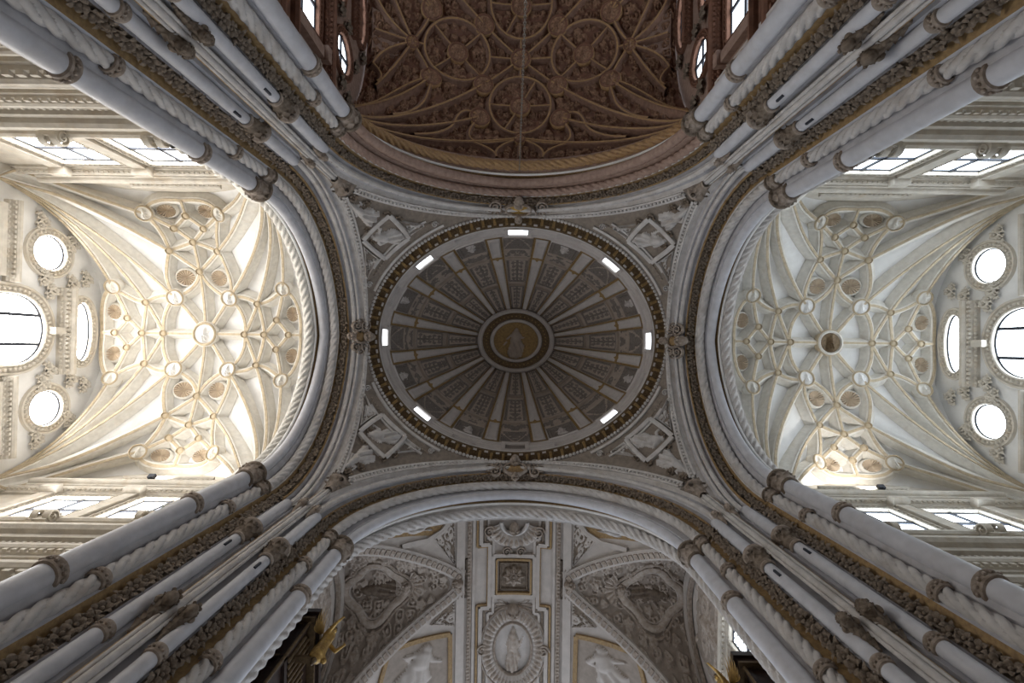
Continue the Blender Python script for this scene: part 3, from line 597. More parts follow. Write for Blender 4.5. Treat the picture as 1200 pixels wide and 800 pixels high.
# ------------------------------------------------------------------ windows, walls and mouldings
def circle_pts(rx, ry, n=36, p=2.0):
    a = np.linspace(0, 2 * PI, n, endpoint=False); c, s = np.cos(a), np.sin(a); return np.stack([rx * np.sign(c) * np.abs(c) ** (2 / p), ry * np.sign(s) * np.abs(s) ** (2 / p)], -1)
def rect_pts(w, h, n=6):
    t = np.linspace(-1, 1, n, endpoint=False); one = np.ones(n)
    return np.concatenate([np.stack([t * w, -h * one], -1), np.stack([w * one, t * h], -1), np.stack([-t * w, h * one], -1), np.stack([-w * one, -t * h], -1)])
NWIN = [8]
def window(label, p0, eu, ev, n, out, glass, stone, sw=.3, bars=(), group=None, orn=True, depth=.08, sharpframe=False, lattice=None):
    """out: closed outline in the (eu, ev) plane round p0; n points into the room"""
    NWIN[0] += 1; p0, eu, ev, n = (np.asarray(q, float) for q in (p0, eu, ev, n))
    w = thing('window_%d' % NWIN[0], label, 'window', tuple(p0), group, 'structure')
    W3 = lambda q, d: p0 + q[..., :1] * eu + q[..., 1:] * ev + d * n
    k = len(out); nrm2 = np.stack([np.roll(out, -1, 0)[:, 1] - np.roll(out, 1, 0)[:, 1], -(np.roll(out, -1, 0)[:, 0] - np.roll(out, 1, 0)[:, 0])], -1); nrm2 /= np.linalg.norm(nrm2, axis=1, keepdims=True)
    mb = MB(); mb.add(W3(out, -depth), [tuple(range(k))]); mb.build('pane', glass, w, smooth=False)
    mb = MB(); mb.grid(np.stack([W3(out + nrm2 * .02, -depth - .05), W3(out, .02)], 1), 0, closeu=True); mb.build('reveal', stone, w, sharp=30)
    mb = MB(); mb.grid(np.stack([W3(out + nrm2 * a, d) for a, d in ((.02, -depth + .01), (-.05, -depth + .01), (-.05, -depth + .05), (.02, -depth + .05))], 1), 0, closeu=True); mb.build('frame', 'iron', w, sharp=30)
    mb = MB(); mb.grid(np.stack([W3(out + nrm2 * a * sw, d) for a, d in ((-.02, 0), (0, .1), (.12, .13), (.2, .07), (.72, .07), (.8, .14), (1, .14), (1.04, .0))], 1), 0, closeu=True); mb.build('surround', stone, w, sharp=35)
    if orn:
        P = W3(out + nrm2 * sw * .46, .09); Q, s = resample(np.vstack([P, P[:1]]), .2)
        mb = MB(); T = tang(Q)
        for i, q in enumerate(Q[:-1]): mb.ball(q, (sw * .22, sw * .22, sw * .22), 0, 6, 4)
        o = mb.build('beading', stone, w); o['kind'] = 'stuff'
    for a, b in bars:
        A, B = W3(np.array([a], float), -depth + .04)[0], W3(np.array([b], float), -depth + .04)[0]; mb = MB(); mb.grid(sweep(np.array([A, B]), n, [(-.065, -.03), (.065, -.03), (.065, .03), (-.065, .03)]), 0, closev=True); mb.build('glazing_bar', 'iron', w, smooth=False)
    if lattice:
        mb = MB(); a0, b0, st = lattice
        for d in (-1, 1):
            for c in np.arange(-a0 - b0, a0 + b0, st):
                q = [(x, d * (x - c)) for x in np.linspace(-a0, a0, 41)]; q = [z for z in q if abs(z[1]) <= b0]
                if len(q) > 1: mb.grid(sweep(W3(np.array([q[0], q[-1]]), -depth + .04), n, circ(.012, 4)), 0, closev=True)
        o = mb.build('lead_lattice', 'iron', w); o['kind'] = 'stuff'
    return w
def wallgrid(p0, eu, ev, u0, u1, v0, v1, holes, name, m, label, step=.12, top=None, parent=None, kind='structure', cat='wall'):
    """wall of cells with window holes; holes(u, v) true inside an opening"""
    p0, eu, ev = (np.asarray(q, float) for q in (p0, eu, ev)); nu = int((u1 - u0) / step) + 1; nv = int((v1 - v0) / step) + 1
    U, V = np.meshgrid(np.linspace(u0, u1, nu + 1), np.linspace(v0, v1, nv + 1), indexing='ij'); P = p0 + U[..., None] * eu + V[..., None] * ev
    cu, cv = (U[:-1, :-1] + U[1:, 1:]) / 2, (V[:-1, :-1] + V[1:, 1:]) / 2; keep = ~holes(cu, cv)
    if top is not None: keep &= cv < top(cu)
    idx = np.arange((nu + 1) * (nv + 1)).reshape(nu + 1, nv + 1); ii, jj = np.nonzero(keep)
    fc = np.stack([idx[ii, jj], idx[ii + 1, jj], idx[ii + 1, jj + 1], idx[ii, jj + 1]], -1); used = np.unique(fc); mp = np.zeros(idx.size, int); mp[used] = np.arange(len(used))
    mb = MB(); mb.add(P.reshape(-1, 3)[used], mp[fc].tolist()); o = mb.build(name, m, parent, smooth=False, loc=None if parent is not None else tuple(p0))
    if parent is None: tag(o, label, cat, kind=kind)
    return o
def moulding(a, b, n, prof, name, m, par):
    """straight moulding from a to b; prof = (proud, height) pairs"""
    mb = MB(); a, b = np.asarray(a, float), np.asarray(b, float); n = np.asarray(n, float); z = np.array([0, 0, 1.0])
    G = np.stack([[q + n * d + z * h for d, h in prof] for q in (a, b)], 0); mb.grid(G, 0); k = len(prof)
    mb.add(G[0], [tuple(range(k))]); mb.add(G[1], [tuple(range(k))]); return mb.build(name, m, par, smooth=False)
def cornice(a, b, n, H0, H1, d, name, m, par, dent=0.0, orn=False):
    h = H1 - H0; prof = [(0, H0), (.35 * d, H0), (.4 * d, H0 + .2 * h), (.6 * d, H0 + .25 * h), (.65 * d, H0 + .5 * h), (.85 * d, H0 + .55 * h), (d, H0 + .72 * h), (d, H1), (0, H1)]
    o = moulding((a[0], a[1], 0), (b[0], b[1], 0), n, prof, name, m, par); a, b = np.array([a[0], a[1], 0.0]), np.array([b[0], b[1], 0.0]); L = np.linalg.norm(b - a); e = (b - a) / L; nn = np.asarray(n, float)
    if dent:
        mb = MB()
        for s in np.arange(dent / 2, L, dent):
            c = a + e * s + nn * (.62 * d) + np.array([0, 0, H0 + .36 * h]); hh = np.abs(e) * dent * .28 + np.abs(nn) * d * .2 + np.array([0, 0, h * .12]); mb.box(c, hh)
        q = mb.build('dentils', m, par, smooth=False); q['kind'] = 'stuff'
    if orn:
        mb = MB(); rg = random.Random(int(H0 * 10))
        for s in np.arange(.1, L - .05, .2):
            c = a + e * s + nn * (.36 * d) + np.array([0, 0, H0 + .02]); mb.ball(c, (.09, .09, .05 + rg.random() * .04), 0, 6, 4)
        q = mb.build('ornament_row', m, par); q['kind'] = 'stuff'
    return o
NOHOLE = lambda u, v: np.zeros(u.shape, bool)
def bay_surface(x0, y0, ex, ey, Hs, Hx, Hy, Hc, flip=1):
    """u along x, v along y in [-1, 1]; Hx crown at u = +-1, Hy crown at v = +-1"""
    def S(u, v):
        u = np.asarray(u, float); v = np.asarray(v, float); pu = np.sqrt(np.clip(1 - u * u, 0, 1)); pv = np.sqrt(np.clip(1 - v * v, 0, 1))
        a = Hs + (Hc + (Hx - Hc) * u * u - Hs) * pv; b = Hs + (Hc + (Hy - Hc) * v * v - Hs) * pu
        H = .5 * (a + b + np.sqrt((a - b) ** 2 + .02))
        return np.stack([x0 + flip * ex * u, y0 + ey * v, H], -1)
    S.ref = np.array([x0, y0, 15.0]); return S
def bez(a, c, b, n=14):
    t = np.linspace(0, 1, n)[:, None]; a, b = np.array(a, float), np.array(b, float); c = (a + b) / 2 if c is None else np.array(c, float)
    return (1 - t) ** 2 * a + 2 * t * (1 - t) * c + t * t * b
def rib_profile(w, d): return [(-w, -.1), (-w, .06), (-.86 * w, .12 * d + .06), (-.62 * w, .5 * d), (-.42 * w, .72 * d), (-.42 * w, .86 * d), (-.2 * w, .92 * d), (-.2 * w, d), (.2 * w, d), (.2 * w, .92 * d), (.42 * w, .86 * d), (.42 * w, .72 * d), (.62 * w, .5 * d), (.86 * w, .12 * d + .06), (w, .06), (w, -.1)]
RIBM = [0] * 6 + [1] * 3 + [0] * 6
def rib_on(S, uv, w, d, mats, par, name='rib', closed=False):
    p, nn = surfn(S, uv[:, 0], uv[:, 1]); mb = MB(); mb.grid(sweep(p, nn, rib_profile(w, d), closed), RIBM, closeu=closed); return mb.build(name, mats, par, sharp=35)
def boss_mesh(name, r, mats, seed, plain=False):
    mb = MB(); mb.grid(lathe([(r * 1.0, -.35), (r * 1.0, .02), (r * .95, .09), (r * .86, .1), (r * .8, .05), (r * .78, .02)], 28), 1, closev=True)
    mb.grid(lathe([(r * 1.04, -.3), (r * 1.08, -.02), (r * 1.0, .02)], 28), 0, closev=True)
    n = 26; U, V = np.meshgrid(np.linspace(0.02, 1, 9), np.linspace(0, 2 * PI, 37), indexing='ij'); X, Y = U * np.cos(V), U * np.sin(V)
    h = 1.1 * np.maximum(figure(X * 1.15, Y * 1.15, seed), scrolls(X, Y, seed, 10, .22) * .7) * r * (U < .97) if not plain else .3 * r * np.sqrt(np.clip(1 - U * U, 0, 1))
    mb.grid(np.stack([X * r * .8, Y * r * .8, .02 + h], -1), 2); return mb.mesh(name, mats, sharp=60)
def shell_mesh(name, r, mats, k=18):
    U, V = np.meshgrid(np.linspace(.0, 1, 10), np.linspace(0, 2 * PI, k * 8 + 1), indexing='ij'); h = .34 * r * (U ** .8) * (np.abs(np.sin(V * k / 2)) - .5) - .12 * r * (1 - U) + .15 * r * np.exp(-(U / .14) ** 2)
    mb = MB(); mb.grid(np.stack([U * r * np.cos(V), U * r * np.sin(V), h + .1], -1), 1)
    mb.grid(lathe([(r * 1.25, -.1), (r * 1.22, .05), (r * 1.1, .1), (r * 1.02, .12), (r * .98, .04)], 36), 0, closev=True); return mb.mesh(name, mats, sharp=50)
def onsurf(S, u, v, t=(1, 0, 0), lift=0.0):
    p, n = surfn(S, np.array([float(u)]), np.array([float(v)])); return basis(p[0] + n[0] * lift, n[0], t)
# ------------------------------------------------------------------ transepts
RM = ['rib', 'ribedge']
BOSS_C = [boss_mesh('centre_boss', .6, ['rib', 'ribedge', 'web'], 21), boss_mesh('painted_boss', .62, ['ribedge', 'rib', 'bronze'], 22)]
BOSS_B = boss_mesh('figure_boss', .42, ['rib', 'ribedge', 'web'], 23); BOSS_O = boss_mesh('outer_boss', .37, ['rib', 'ribedge', 'rib'], 24); BOSS_S = boss_mesh('small_boss', .17, ['rib', 'ribedge', 'ribedge'], 25, True)
SHELL = shell_mesh('shell', .42, ['rib', 'shell'])
def transept(sg):
    nm = SIDE['x'][sg]; X = lambda x: sg * x
    S = bay_surface(X(15.55), 0, 5.1, 6.5, 17.8, 23.9, 22.1, 24.2, sg)
    v = thing('star_vault', 'white star vault with shells and round bosses over the %s' % nm, 'vault', (X(15.5), 0, 18), 'star vaults of the transept')
    g = np.sin(np.linspace(-PI / 2, PI / 2, 90)); u_, v_ = np.meshgrid(g, g, indexing='ij'); mb = MB(); mb.grid(S(u_, v_)); mb.build('web', 'web', v)
    B1, J1, J2, O1, O2 = (.27, .29), (.545, .25), (.25, .632), (.365, .874), (.82, .365)
    E = [((0, 0), None, B1), (B1, (.43, .17), (.40, 0)), (B1, (.05, .36), (0, .49)), (J2, None, (0, .49)), (J2, (.37, .45), B1), (J2, (.13, .67), (0, .70)), (J2, (.26, .78), O1),
         (B1, (.40, .33), J1), (J1, None, (.40, 0)), (J1, (.67, .25), O2), (J1, (.585, .12), (.60, 0)), (O2, None, (.73, .12)), ((.73, .12), None, (.60, 0)), ((.73, .12), None, (.85, 0)),
         (O1, None, (.15, .79)), ((.15, .79), None, (0, .70)), ((.15, .79), None, (0, .875)), (O1, (.3, .99), (0, .97)), (O2, (.99, .3), (.97, 0))]
    for a in (-1, 1):
        for b in (-1, 1):
            k = np.array([a, b])
            for (p, c, q) in E: rib_on(S, bez(p, c, q) * k, .31, .46, RM, v)
            for q in (O1, J2, B1, J1, O2):   # ribs springing from the corner
                t = np.linspace(0, 1, 30)[:, None] ** 1.6; cc = np.array([.992, .992]); uv = cc + (np.array(q) - cc) * t
                rib_on(S, uv * k, .27, .5, RM, v)
            link('boss', BOSS_B, v, onsurf(S, a * B1[0], b * B1[1], lift=.46))
            for q in (O1, O2): link('boss', BOSS_O, v, onsurf(S, a * q[0], b * q[1], lift=.46))
            for q in (J1, J2, (.73, .12), (.15, .79)): link('small_boss', BOSS_S, v, onsurf(S, a * q[0], b * q[1], lift=.46))
            for q, k3 in (((.17, .435), (1.0, .9)), ((.19, .895), (.95, .7)), ((.872, .165), (.72, .85))): link('shell', SHELL, v, onsurf(S, a * q[0], b * q[1], lift=.14) @ Matrix.Diagonal((*k3, 1, 1)))
        for p, q in (((0, .49), (0, 0)), ((0, .49), (0, .70)), ((0, .875), (0, .97)), ((.40, 0), (0, 0)), ((.40, 0), (.60, 0)), ((.85, 0), (.97, 0))):
            rib_on(S, bez(p, None, q) * a, .26, .5, RM, v)
        for q in ((0, .49), (0, .70), (0, .875), (.4, 0), (.6, 0), (.85, 0)): link('small_boss', BOSS_S, v, onsurf(S, a * q[0], a * q[1], lift=.46))
    for a in (-1,):
        for b in (-1, 1):
            mb = MB(); mb.grid(lathe([(.05, 15.9), (.16, 16.0), (.12, 16.15), (.3, 16.9), (.42, 17.0), (.46, 17.2), (.75, 18.6), (.95, 19.6)], 16), 0, closev=True); mb.v = [(x + X(15.55 + a * 4.85), y + b * 6.25, z) for x, y, z in mb.v]; mb.build('springer', 'rib', v)
    link('centre_boss', BOSS_C[0 if sg < 0 else 1], v, onsurf(S, 0, 0, lift=.52))
    # filler wall between the arch and the vault
    y, z = arch_yz(5.42, 23.45, 40); yy = np.clip(y / 5.42, -1, 1) * 6.5; e = S(np.full_like(yy, -1.0), yy / 6.5); mb = MB()
    mb.grid(np.stack([np.stack([np.full_like(y, X(10.48)), y, z], -1), e + np.array([X(.0), 0, .25])], 1)); o = mb.build('wall_over_%s_arch' % nm.replace(' ', '_'), 'web', loc=(X(10.48), 0, 17.5)); tag(o, 'plain wall strip above the arch facing the %s' % nm, 'wall', kind='structure')
    st = 'sidestone'; gl = 'day_west' if sg < 0 else 'day_east'; gls = gl + 'side'
    # side walls
    for sy in (-1, 1):
        sn = SIDE['y'][sy]; hole = lambda u, w_: ((np.abs(u - 13.1) < 1.12) | (np.abs(u - 16.5) < 1.12)) & (np.abs(w_ - 17.1) < 1.22)
        wl = wallgrid((0, sy * 6.5, 0), (sg, 0, 0), (0, 0, 1), 10.4, 20.75, -1.5, 22.4, hole, 'wall_%s_%s_side' % (nm.replace(' ', '_'), sn.replace(' ', '_')), st, 'clerestory wall of the %s on the %s side' % (nm, sn), .2, lambda u: 17.9 + 4.4 * np.sqrt(np.clip(1 - ((u - 15.55) / 5.15) ** 2, 0, 1)))
        n = (0, -sy, 0); A = lambda x, o=0: (X(x), sy * (6.5 - o))
        for k, x in enumerate((13.1, 16.5)):
            window('rectangular clerestory window in the %s wall, %s side, %s' % (nm, sn, 'next to the crossing pier' if k == 0 else 'by the end wall'), (X(x), sy * 6.5, 17.1), (sg, 0, 0), (0, 0, 1), n, rect_pts(1.1, 1.2), gls, st, .26, [((0, -1.2), (0, 1.2)), ((-1.1, .1), (1.1, .1))], 'clerestory windows of the transepts')
        for (H0, H1, d, dn, orn, x0, x1) in ((9.6, 9.9, .2, 0, 1, 10.5, 20.7), (10.1, 10.5, .4, .3, 0, 10.5, 20.7), (10.9, 11.2, .25, 0, 1, 10.5, 20.7), (11.5, 12.0, .55, .35, 0, 10.5, 20.7), (12.5, 12.75, .2, 0, 1, 10.5, 20.7), (13.1, 13.5, .35, .25, 0, 10.5, 20.7), (13.6, 14.1, .7, 0, 1, 10.5, 20.7), (14.9, 15.25, .45, 0, 1, 10.5, 20.7),
                                                  (18.75, 19.0, .3, .2, 0, 10.5, 20.7), (19.05, 19.4, .5, 0, 1, 10.9, 19.6), (19.75, 19.9, .22, 0, 0, 13.0, 16.2), (19.95, 20.25, .4, .2, 0, 12.7, 16.5)):
            cornice(A(x0), A(x1), n, H0, H1, d, 'cornice', st, wl, dn, orn)
        for x in (11.55, 14.8, 18.05):
            mb = MB(); mb.box((X(x), sy * 6.42, 17.0), (.24, .14, 1.75)); mb.box((X(x), sy * 6.3, 18.6), (.32, .26, .16)); mb.build('pilaster', st, wl, smooth=False)
            mb = MB(); mb.box((X(x), sy * 6.25, 15.05), (.26, .3, .3)); mb.build('console', st, wl, smooth=False)
            for e in (-1, 1): link('console_scroll', VOLUTE_W, wl, Matrix.Translation(Vector((X(x + e * .2), sy * 5.95, 15.0))) @ Matrix.Rotation(PI / 2, 4, 'Y') @ Matrix.Scale(.9, 4))
        for x in (13.1, 14.6, 16.1):
            mb = MB(); mb.box((X(x), sy * 6.35, 19.58), (.1, .16, .2)); mb.build('bracket', st, wl, smooth=False)
    # end wall
    xe = 20.65
    hole = lambda u, w_: (np.hypot(u - 3.4, w_ - 20.9) < .8) | (np.hypot(u + 3.4, w_ - 20.9) < .8) | ((u / 1.4) ** 2 + ((w_ - 22.55) / .52) ** 2 < 1) | ((np.abs(u / 1.5) ** 3 + np.abs(np.maximum(w_ - 19.3, 0) / 1.5) ** 3 < 1) & (w_ > 15))
    top = lambda u: 17.8 + 6.3 * np.sqrt(np.clip(1 - (u / 6.55) ** 2, 0, 1)) + .2
    wl = wallgrid((X(xe), 0, 0), (0, 1, 0), (0, 0, 1), -6.6, 6.6, -1.5, 24.4, hole, 'wall_%s_end' % nm.replace(' ', '_'), 'web', 'end wall of the %s with round windows under the vault' % nm, .12, top)
    n = (-sg, 0, 0); P = lambda y, z: (X(xe), y, z)
    for sy in (-1, 1):
        window('round window in the end wall of the %s, %s side' % (nm, SIDE['y'][sy]), P(sy * 3.4, 20.9), (0, 1, 0), (0, 0, 1), n, circle_pts(.76, .74), gl, st, .36, (), 'round windows of the transept ends')
    window('flat oval window at the top of the %s end wall' % nm, P(0, 22.55), (0, 1, 0), (0, 0, 1), n, circle_pts(1.36, .48, 44), gl, st, .34, ())
    ow = np.array([(x, z) for x, z in zip(*[a.tolist() for a in (1.46 * np.cos(np.linspace(0, PI, 24)) , 19.3 - 18 + 1.46 * np.sin(np.linspace(0, PI, 24)) ** .8)])] + [(-1.46, z) for z in np.linspace(1, -3, 6)] + [(x, -3) for x in np.linspace(-1.2, 1.2, 5)] + [(1.46, z) for z in np.linspace(-3, 1, 6)])
    window('large round-headed window in the %s end wall' % nm, P(0, 18), (0, 1, 0), (0, 0, 1), n, ow, gl, st, .42, [((-.62, -3), (-.62, 2.6)), ((.62, -3), (.62, 2.6)), ((-1.46, .9), (1.46, .9)), ((-1.46, -1.2), (1.46, -1.2))])
    cornice((X(xe), -1.95), (X(xe), 1.95), n, 21.35, 21.85, .5, 'entablature', st, wl, .2, 1)
    moulding((X(xe), -.15, 0), (X(xe), .15, 0), n, [(0, 20.9), (.4, 20.9), (.45, 21.35), (0, 21.35)], 'keystone', st, wl)
    for sy in (-1, 1):
        a, b = sorted((sy * 1.9, sy * 5.2)); cornice((X(xe), a), (X(xe), b), n, 19.0, 19.3, .5, 'entablature', st, wl, .2, 1); cornice((X(xe), a + .2), (X(xe), b - .2), n, 18.3, 18.9, .3, 'entablature', st, wl, 0, 1)
        for y in (2.3, 3.1, 4.2, 4.9):
            mb = MB(); mb.box(P(sy * y, 16.5), (.22, .16, 1.9)); mb.build('pilaster', st, wl, smooth=False)
        for y, z in ((2.2, 21.9), (2.3, 20.6), (4.7, 20.4), (4.0, 21.85), (2.5, 22.6), (1.75, 20.9)):
            for dx, dz in ((-.2, 0), (.2, 0), (0, .22)): link('carved_flower', rosette_mesh('wall_flower', .2, 'sidestone', 6, int(y * 10)) if (y, dx, sy) == (2.2, -.2, -1) else bpy.data.meshes['wall_flower'], wl, basis((X(xe - .02), sy * y + dx, z + dz), n, (0, 1, 0)))
transept(-1); transept(1)
# ------------------------------------------------------------------ chancel
SN = bay_surface(0, -14.9, 7.5, 5.95, 18.4, 23.1, 24.35, 25.5)
cv = thing('carved_vault', 'dark reddish carved vault of circles and ribs over the chancel', 'vault', (0, -14.9, 18.4))
g1 = np.sin(np.linspace(-PI / 2, PI / 2, 330)); g2 = np.sin(np.linspace(-PI / 2, PI / 2, 270)); u_, v_ = np.meshgrid(g1, g2, indexing='ij')
def foliage(x, y, seed, cell=.62):
    """field of carved curls: one rosette or curl per jittered cell"""
    h = np.zeros_like(x); ix, iy = np.floor(x / cell).astype(int), np.floor(y / cell).astype(int)
    for dx in (-1, 0, 1):
        for dy in (-1, 0, 1):
            cx, cy = ix + dx, iy + dy; hs = np.sin(cx * 127.1 + cy * 311.7 + seed) * 43758.5453; a = hs - np.floor(hs); hs = np.sin(cx * 269.5 + cy * 183.3 + seed) * 43758.5453; b = hs - np.floor(hs)
            px_, py_ = (cx + .25 + .5 * a) * cell, (cy + .25 + .5 * b) * cell; d = np.hypot(x - px_, y - py_); an = np.arctan2(y - py_, x - px_)
            r = cell * (.26 + .2 * a); ring_ = np.sqrt(np.clip(1 - ((d - r * (.85 + .2 * np.sin(an * (2 + np.floor(b * 4)) + a * 6))) / (.1 + .06 * b) / cell * .62 / .62) ** 2, 0, 1)) * .13
            core = np.sqrt(np.clip(1 - (d / (cell * (.16 + .1 * b))) ** 2, 0, 1)) * (.1 + .1 * a); h = np.maximum(h, np.maximum(ring_, core))
    return h
p, nn = surfn(SN, u_, v_); h = foliage(p[..., 0], p[..., 1], 1.3, .46); h[0] = h[-1] = 0; h[:, 0] = h[:, -1] = 0
ma = ((h[:-1, :-1] + h[1:, 1:]) / 2 > .06).astype(int); mb = MB(); mb.grid(p + nn * (h * 1.5 - .02)[..., None], ma); mb.build('carved_web', ['red', 'redcarved'], cv, sharp=80)
RR = ['redrib', 'redgold']
def circ_uv(cx, cy, r, n=40, a0=0, a1=2 * PI): a = np.linspace(a0, a1, n, endpoint=False); return np.stack([cx + r / 7.5 * np.cos(a), cy + r / 5.95 * np.sin(a)], -1)
BRED = boss_mesh('red_boss', .52, ['redgold', 'red', 'redcarved'], 31); BREDS = boss_mesh('small_red_boss', .33, ['redgold', 'red', 'redcarved'], 32); BREDP = boss_mesh('red_joint', .3, ['redgold', 'red', 'redcarved'], 33, True)
for (cx, cy) in ((-.45, 0), (.45, 0), (0, .46), (0, -.46)):
    rib_on(SN, circ_uv(cx, cy, 1.68), .19, .42, RR, cv, 'circle_rib', True)
    link('boss', BRED, cv, onsurf(SN, cx, cy, lift=.34))
    for k in range(4):
        a = PI / 4 + PI / 2 * k if cy == 0 else PI / 2 * k; rr = 1.68
        if cy != 0: a += PI / 6 * (1 if k % 2 else 0)
        e0 = np.array([cx + .5 / 7.5 * math.cos(a), cy + .5 / 5.95 * math.sin(a)]); e1 = np.array([cx + rr / 7.5 * math.cos(a), cy + rr / 5.95 * math.sin(a)]); rib_on(SN, bez(e0, None, e1, 6), .14, .38, RR, cv)
link('centre_boss', BRED, cv, onsurf(SN, 0, 0, lift=.38))
for a in (-1, 1):
    for b in (-1, 1):
        k = np.array([a, b])
        for q, me in (((.268, .275), BRED), ((.62, .31), BRED), ((.288, .60), BRED)): link('boss', me, cv, onsurf(SN, a * q[0], b * q[1], lift=.36))
        for (p0, c, p1) in (((0, 0), None, (.268, .275)), ((.62, .31), (.66, .16), (.75, .01)), ((.75, .01), (.86, .3), (.93, .55)), ((.62, .31), (.60, .62), (.82, .80)), ((.62, .31), (.74, .38), (.84, .62)), ((.84, .62), (.9, .8), (.99, .99)),
                            ((.288, .6), (.42, .48), (.46, .7)), ((.46, .7), (.5, .82), (.7, .9)), ((.288, .6), (.40, .78), (.33, .84)), ((.33, .84), (.28, .88), (0, .79)), ((0, .79), (.2, .88), (.16, .985)), ((.75, .01), (.93, .12), (.97, .32)), ((.97, .32), (.88, .42), (.93, .5)), ((.33, .86), (.18, .9), (.16, .985))):
            rib_on(SN, bez(p0, c, p1, 16) * k, .17, .4, RR, cv)
        for q in ((.268, .275), (.288, .60), (.62, .31), (0, .79)):
            t = np.linspace(0, 1, 30)[:, None] ** 1.5; cc = np.array([.99, .99]); uv = cc + (np.array(q) - cc) * t; rib_on(SN, uv * k, .18, .44, RR, cv)
    link('small_boss', BREDS, cv, onsurf(SN, a * .75, .01, lift=.36)); link('square_boss', BREDP, cv, onsurf(SN, 0, a * .79, lift=.36))
    for p0, p1 in (((0, 0), (.225, 0)), ((.675, 0), (.75, 0)), ((.75, .0), (.97, 0)),): rib_on(SN, bez(p0, None, p1, 8) * np.array([a, 1]), .15, .4, RR, cv)
    for p0, p1 in (((0, 0), (0, .18)), ((0, .74), (0, .98))): rib_on(SN, bez(p0, None, p1, 8) * np.array([1, a]), .15, .4, RR, cv)
    patch(SN, [(a * .82, -.16), (a * .985, -.2), (a * .985, .2), (a * .82, .16)], 30, 30, lambda U, V: np.maximum(frameh(U, V, .12, .12), .35 * scrolls(V, U, 5, 16, .25)), 'pale_crest', ['redpale', 'redpale'], cv, .05)
y, z = arch_yz(7.1, 23.85, 40); xx = np.clip(y / 7.1, -1, 1) * 7.5; e = SN(xx / 7.5, np.full_like(xx, 1.0)); mb = MB(); mb.grid(np.stack([np.stack([y, np.full_like(y, -8.98), z], -1), e + np.array([0, 0, .2])], 1)); o = mb.build('wall_over_chancel_arch', 'red', loc=(0, -8.98, 17.5)); tag(o, 'plain reddish wall strip above the arch facing the red chancel', 'wall', kind='structure')
for sx in (-1, 1):
    sn = SIDE['x'][sx]; n = (-sx, 0, 0); xw = 7.55
    hole = lambda u, w_: (np.hypot(u + 11.75, w_ - 19.9) < .8) | (np.hypot(u + 18.05, w_ - 19.9) < .8) | (((u + 14.9) / 1.35) ** 2 + ((w_ - 22.0) / .62) ** 2 < 1) | (((np.abs(u + 11.9) < 1.15) | (np.abs(u + 17.9) < 1.15)) & (np.abs(w_ - 16.0) < 1.35)) | ((np.abs(u + 14.9) < 1.2) & (np.abs(w_ - 17.4) < 2.4))
    top = lambda u: 18.4 + 5.3 * np.sqrt(np.clip(1 - ((u + 14.9) / 6.0) ** 2, 0, 1))
    wl = wallgrid((sx * xw, 0, 0), (0, 1, 0), (0, 0, 1), -20.9, -8.9, -1.5, 24, hole, 'wall_chancel_%s_side' % sn.replace(' ', '_'), 'redpale', 'reddish chancel wall on the %s side' % sn, .14, top)
    for yy, tx in ((-11.75, 'by the crossing arch'), (-18.05, 'by the far end')):
        window('round window in the chancel wall, %s side, %s' % (sn, tx), (sx * xw, yy, 19.9), (0, 1, 0), (0, 0, 1), n, circle_pts(.78, .76), 'day_chancel', 'red', .3, depth=.1, bars= [((0, -.76), (0, .76)), ((-.78, 0), (.78, 0))], group='round windows of the chancel')
    for yy, tx in ((-11.9, 'by the crossing arch'), (-17.9, 'by the far end')):
        window('rectangular window in the chancel wall, %s side, %s' % (sn, tx), (sx * xw, yy, 16.0), (0, 1, 0), (0, 0, 1), n, rect_pts(1.1, 1.3), 'day_chancel', 'red', .28, depth=.1, bars= [((0, -1.3), (0, 1.3)), ((-1.1, .2), (1.1, .2))], group='rectangular windows of the chancel')
    window('oval window high in the chancel wall, %s side' % sn, (sx * xw, -14.9, 22.0), (0, 1, 0), (0, 0, 1), n, circle_pts(1.3, .58), 'day_chancel', 'red', .3, depth=.1, bars= [((0, -.58), (0, .58)), ((-.6, -.5), (-.6, .5)), ((.6, -.5), (.6, .5))])
    window('tall window in the middle of the chancel wall, %s side' % sn, (sx * xw, -14.9, 17.4), (0, 1, 0), (0, 0, 1), n, rect_pts(1.15, 2.35), 'day_chancel', 'red', .3, depth=.1, bars= [((0, -2.35), (0, 2.35)), ((-1.15, .6), (1.15, .6)), ((-1.15, -.8), (1.15, -.8))])
    for (H0, H1, d, y0, y1, dn) in ((13.6, 14.1, .5, -20.8, -9.0, .3), (14.2, 14.5, .7, -20.8, -9, 0), (17.75, 18.1, .45, -13.3, -9.4, .2), (18.2, 18.5, .3, -13.3, -9.4, 0), (20.9, 21.2, .4, -16.6, -13.2, .2), (12.3, 12.7, .4, -20.8, -9, .3)):
        cornice((sx * xw, y0), (sx * xw, y1), n, H0, H1, d, 'cornice', 'red', wl, dn, 1)
    for yy in (-10.3, -13.4):
        mb = MB(); mb.box((sx * (xw - .1), yy, 16.1), (.16, .2, 1.65)); mb.box((sx * (xw - .15), yy, 17.6), (.26, .28, .16)); mb.build('pilaster', 'redpale', wl, smooth=False)
    for yy, zz in ((-10.4, 19.6), (-10.1, 20.3), (-13.1, 20.2), (-13.3, 19.4), (-12.0, 21.2), (-13.0, 22.2)): link('carved_flower', LEAVES[0], wl, basis((sx * (xw - .02), yy, zz), n, (0, 1, 0)) @ Matrix.Scale(1.5, 4))
mb = MB(); mb.box((0, -21, 11.5), (7.6, .1, 13.2)); o = mb.build('wall_chancel_end', 'redpale', loc=(0, -21, -1.5)); tag(o, 'far reddish end wall of the chancel', 'wall', kind='structure')
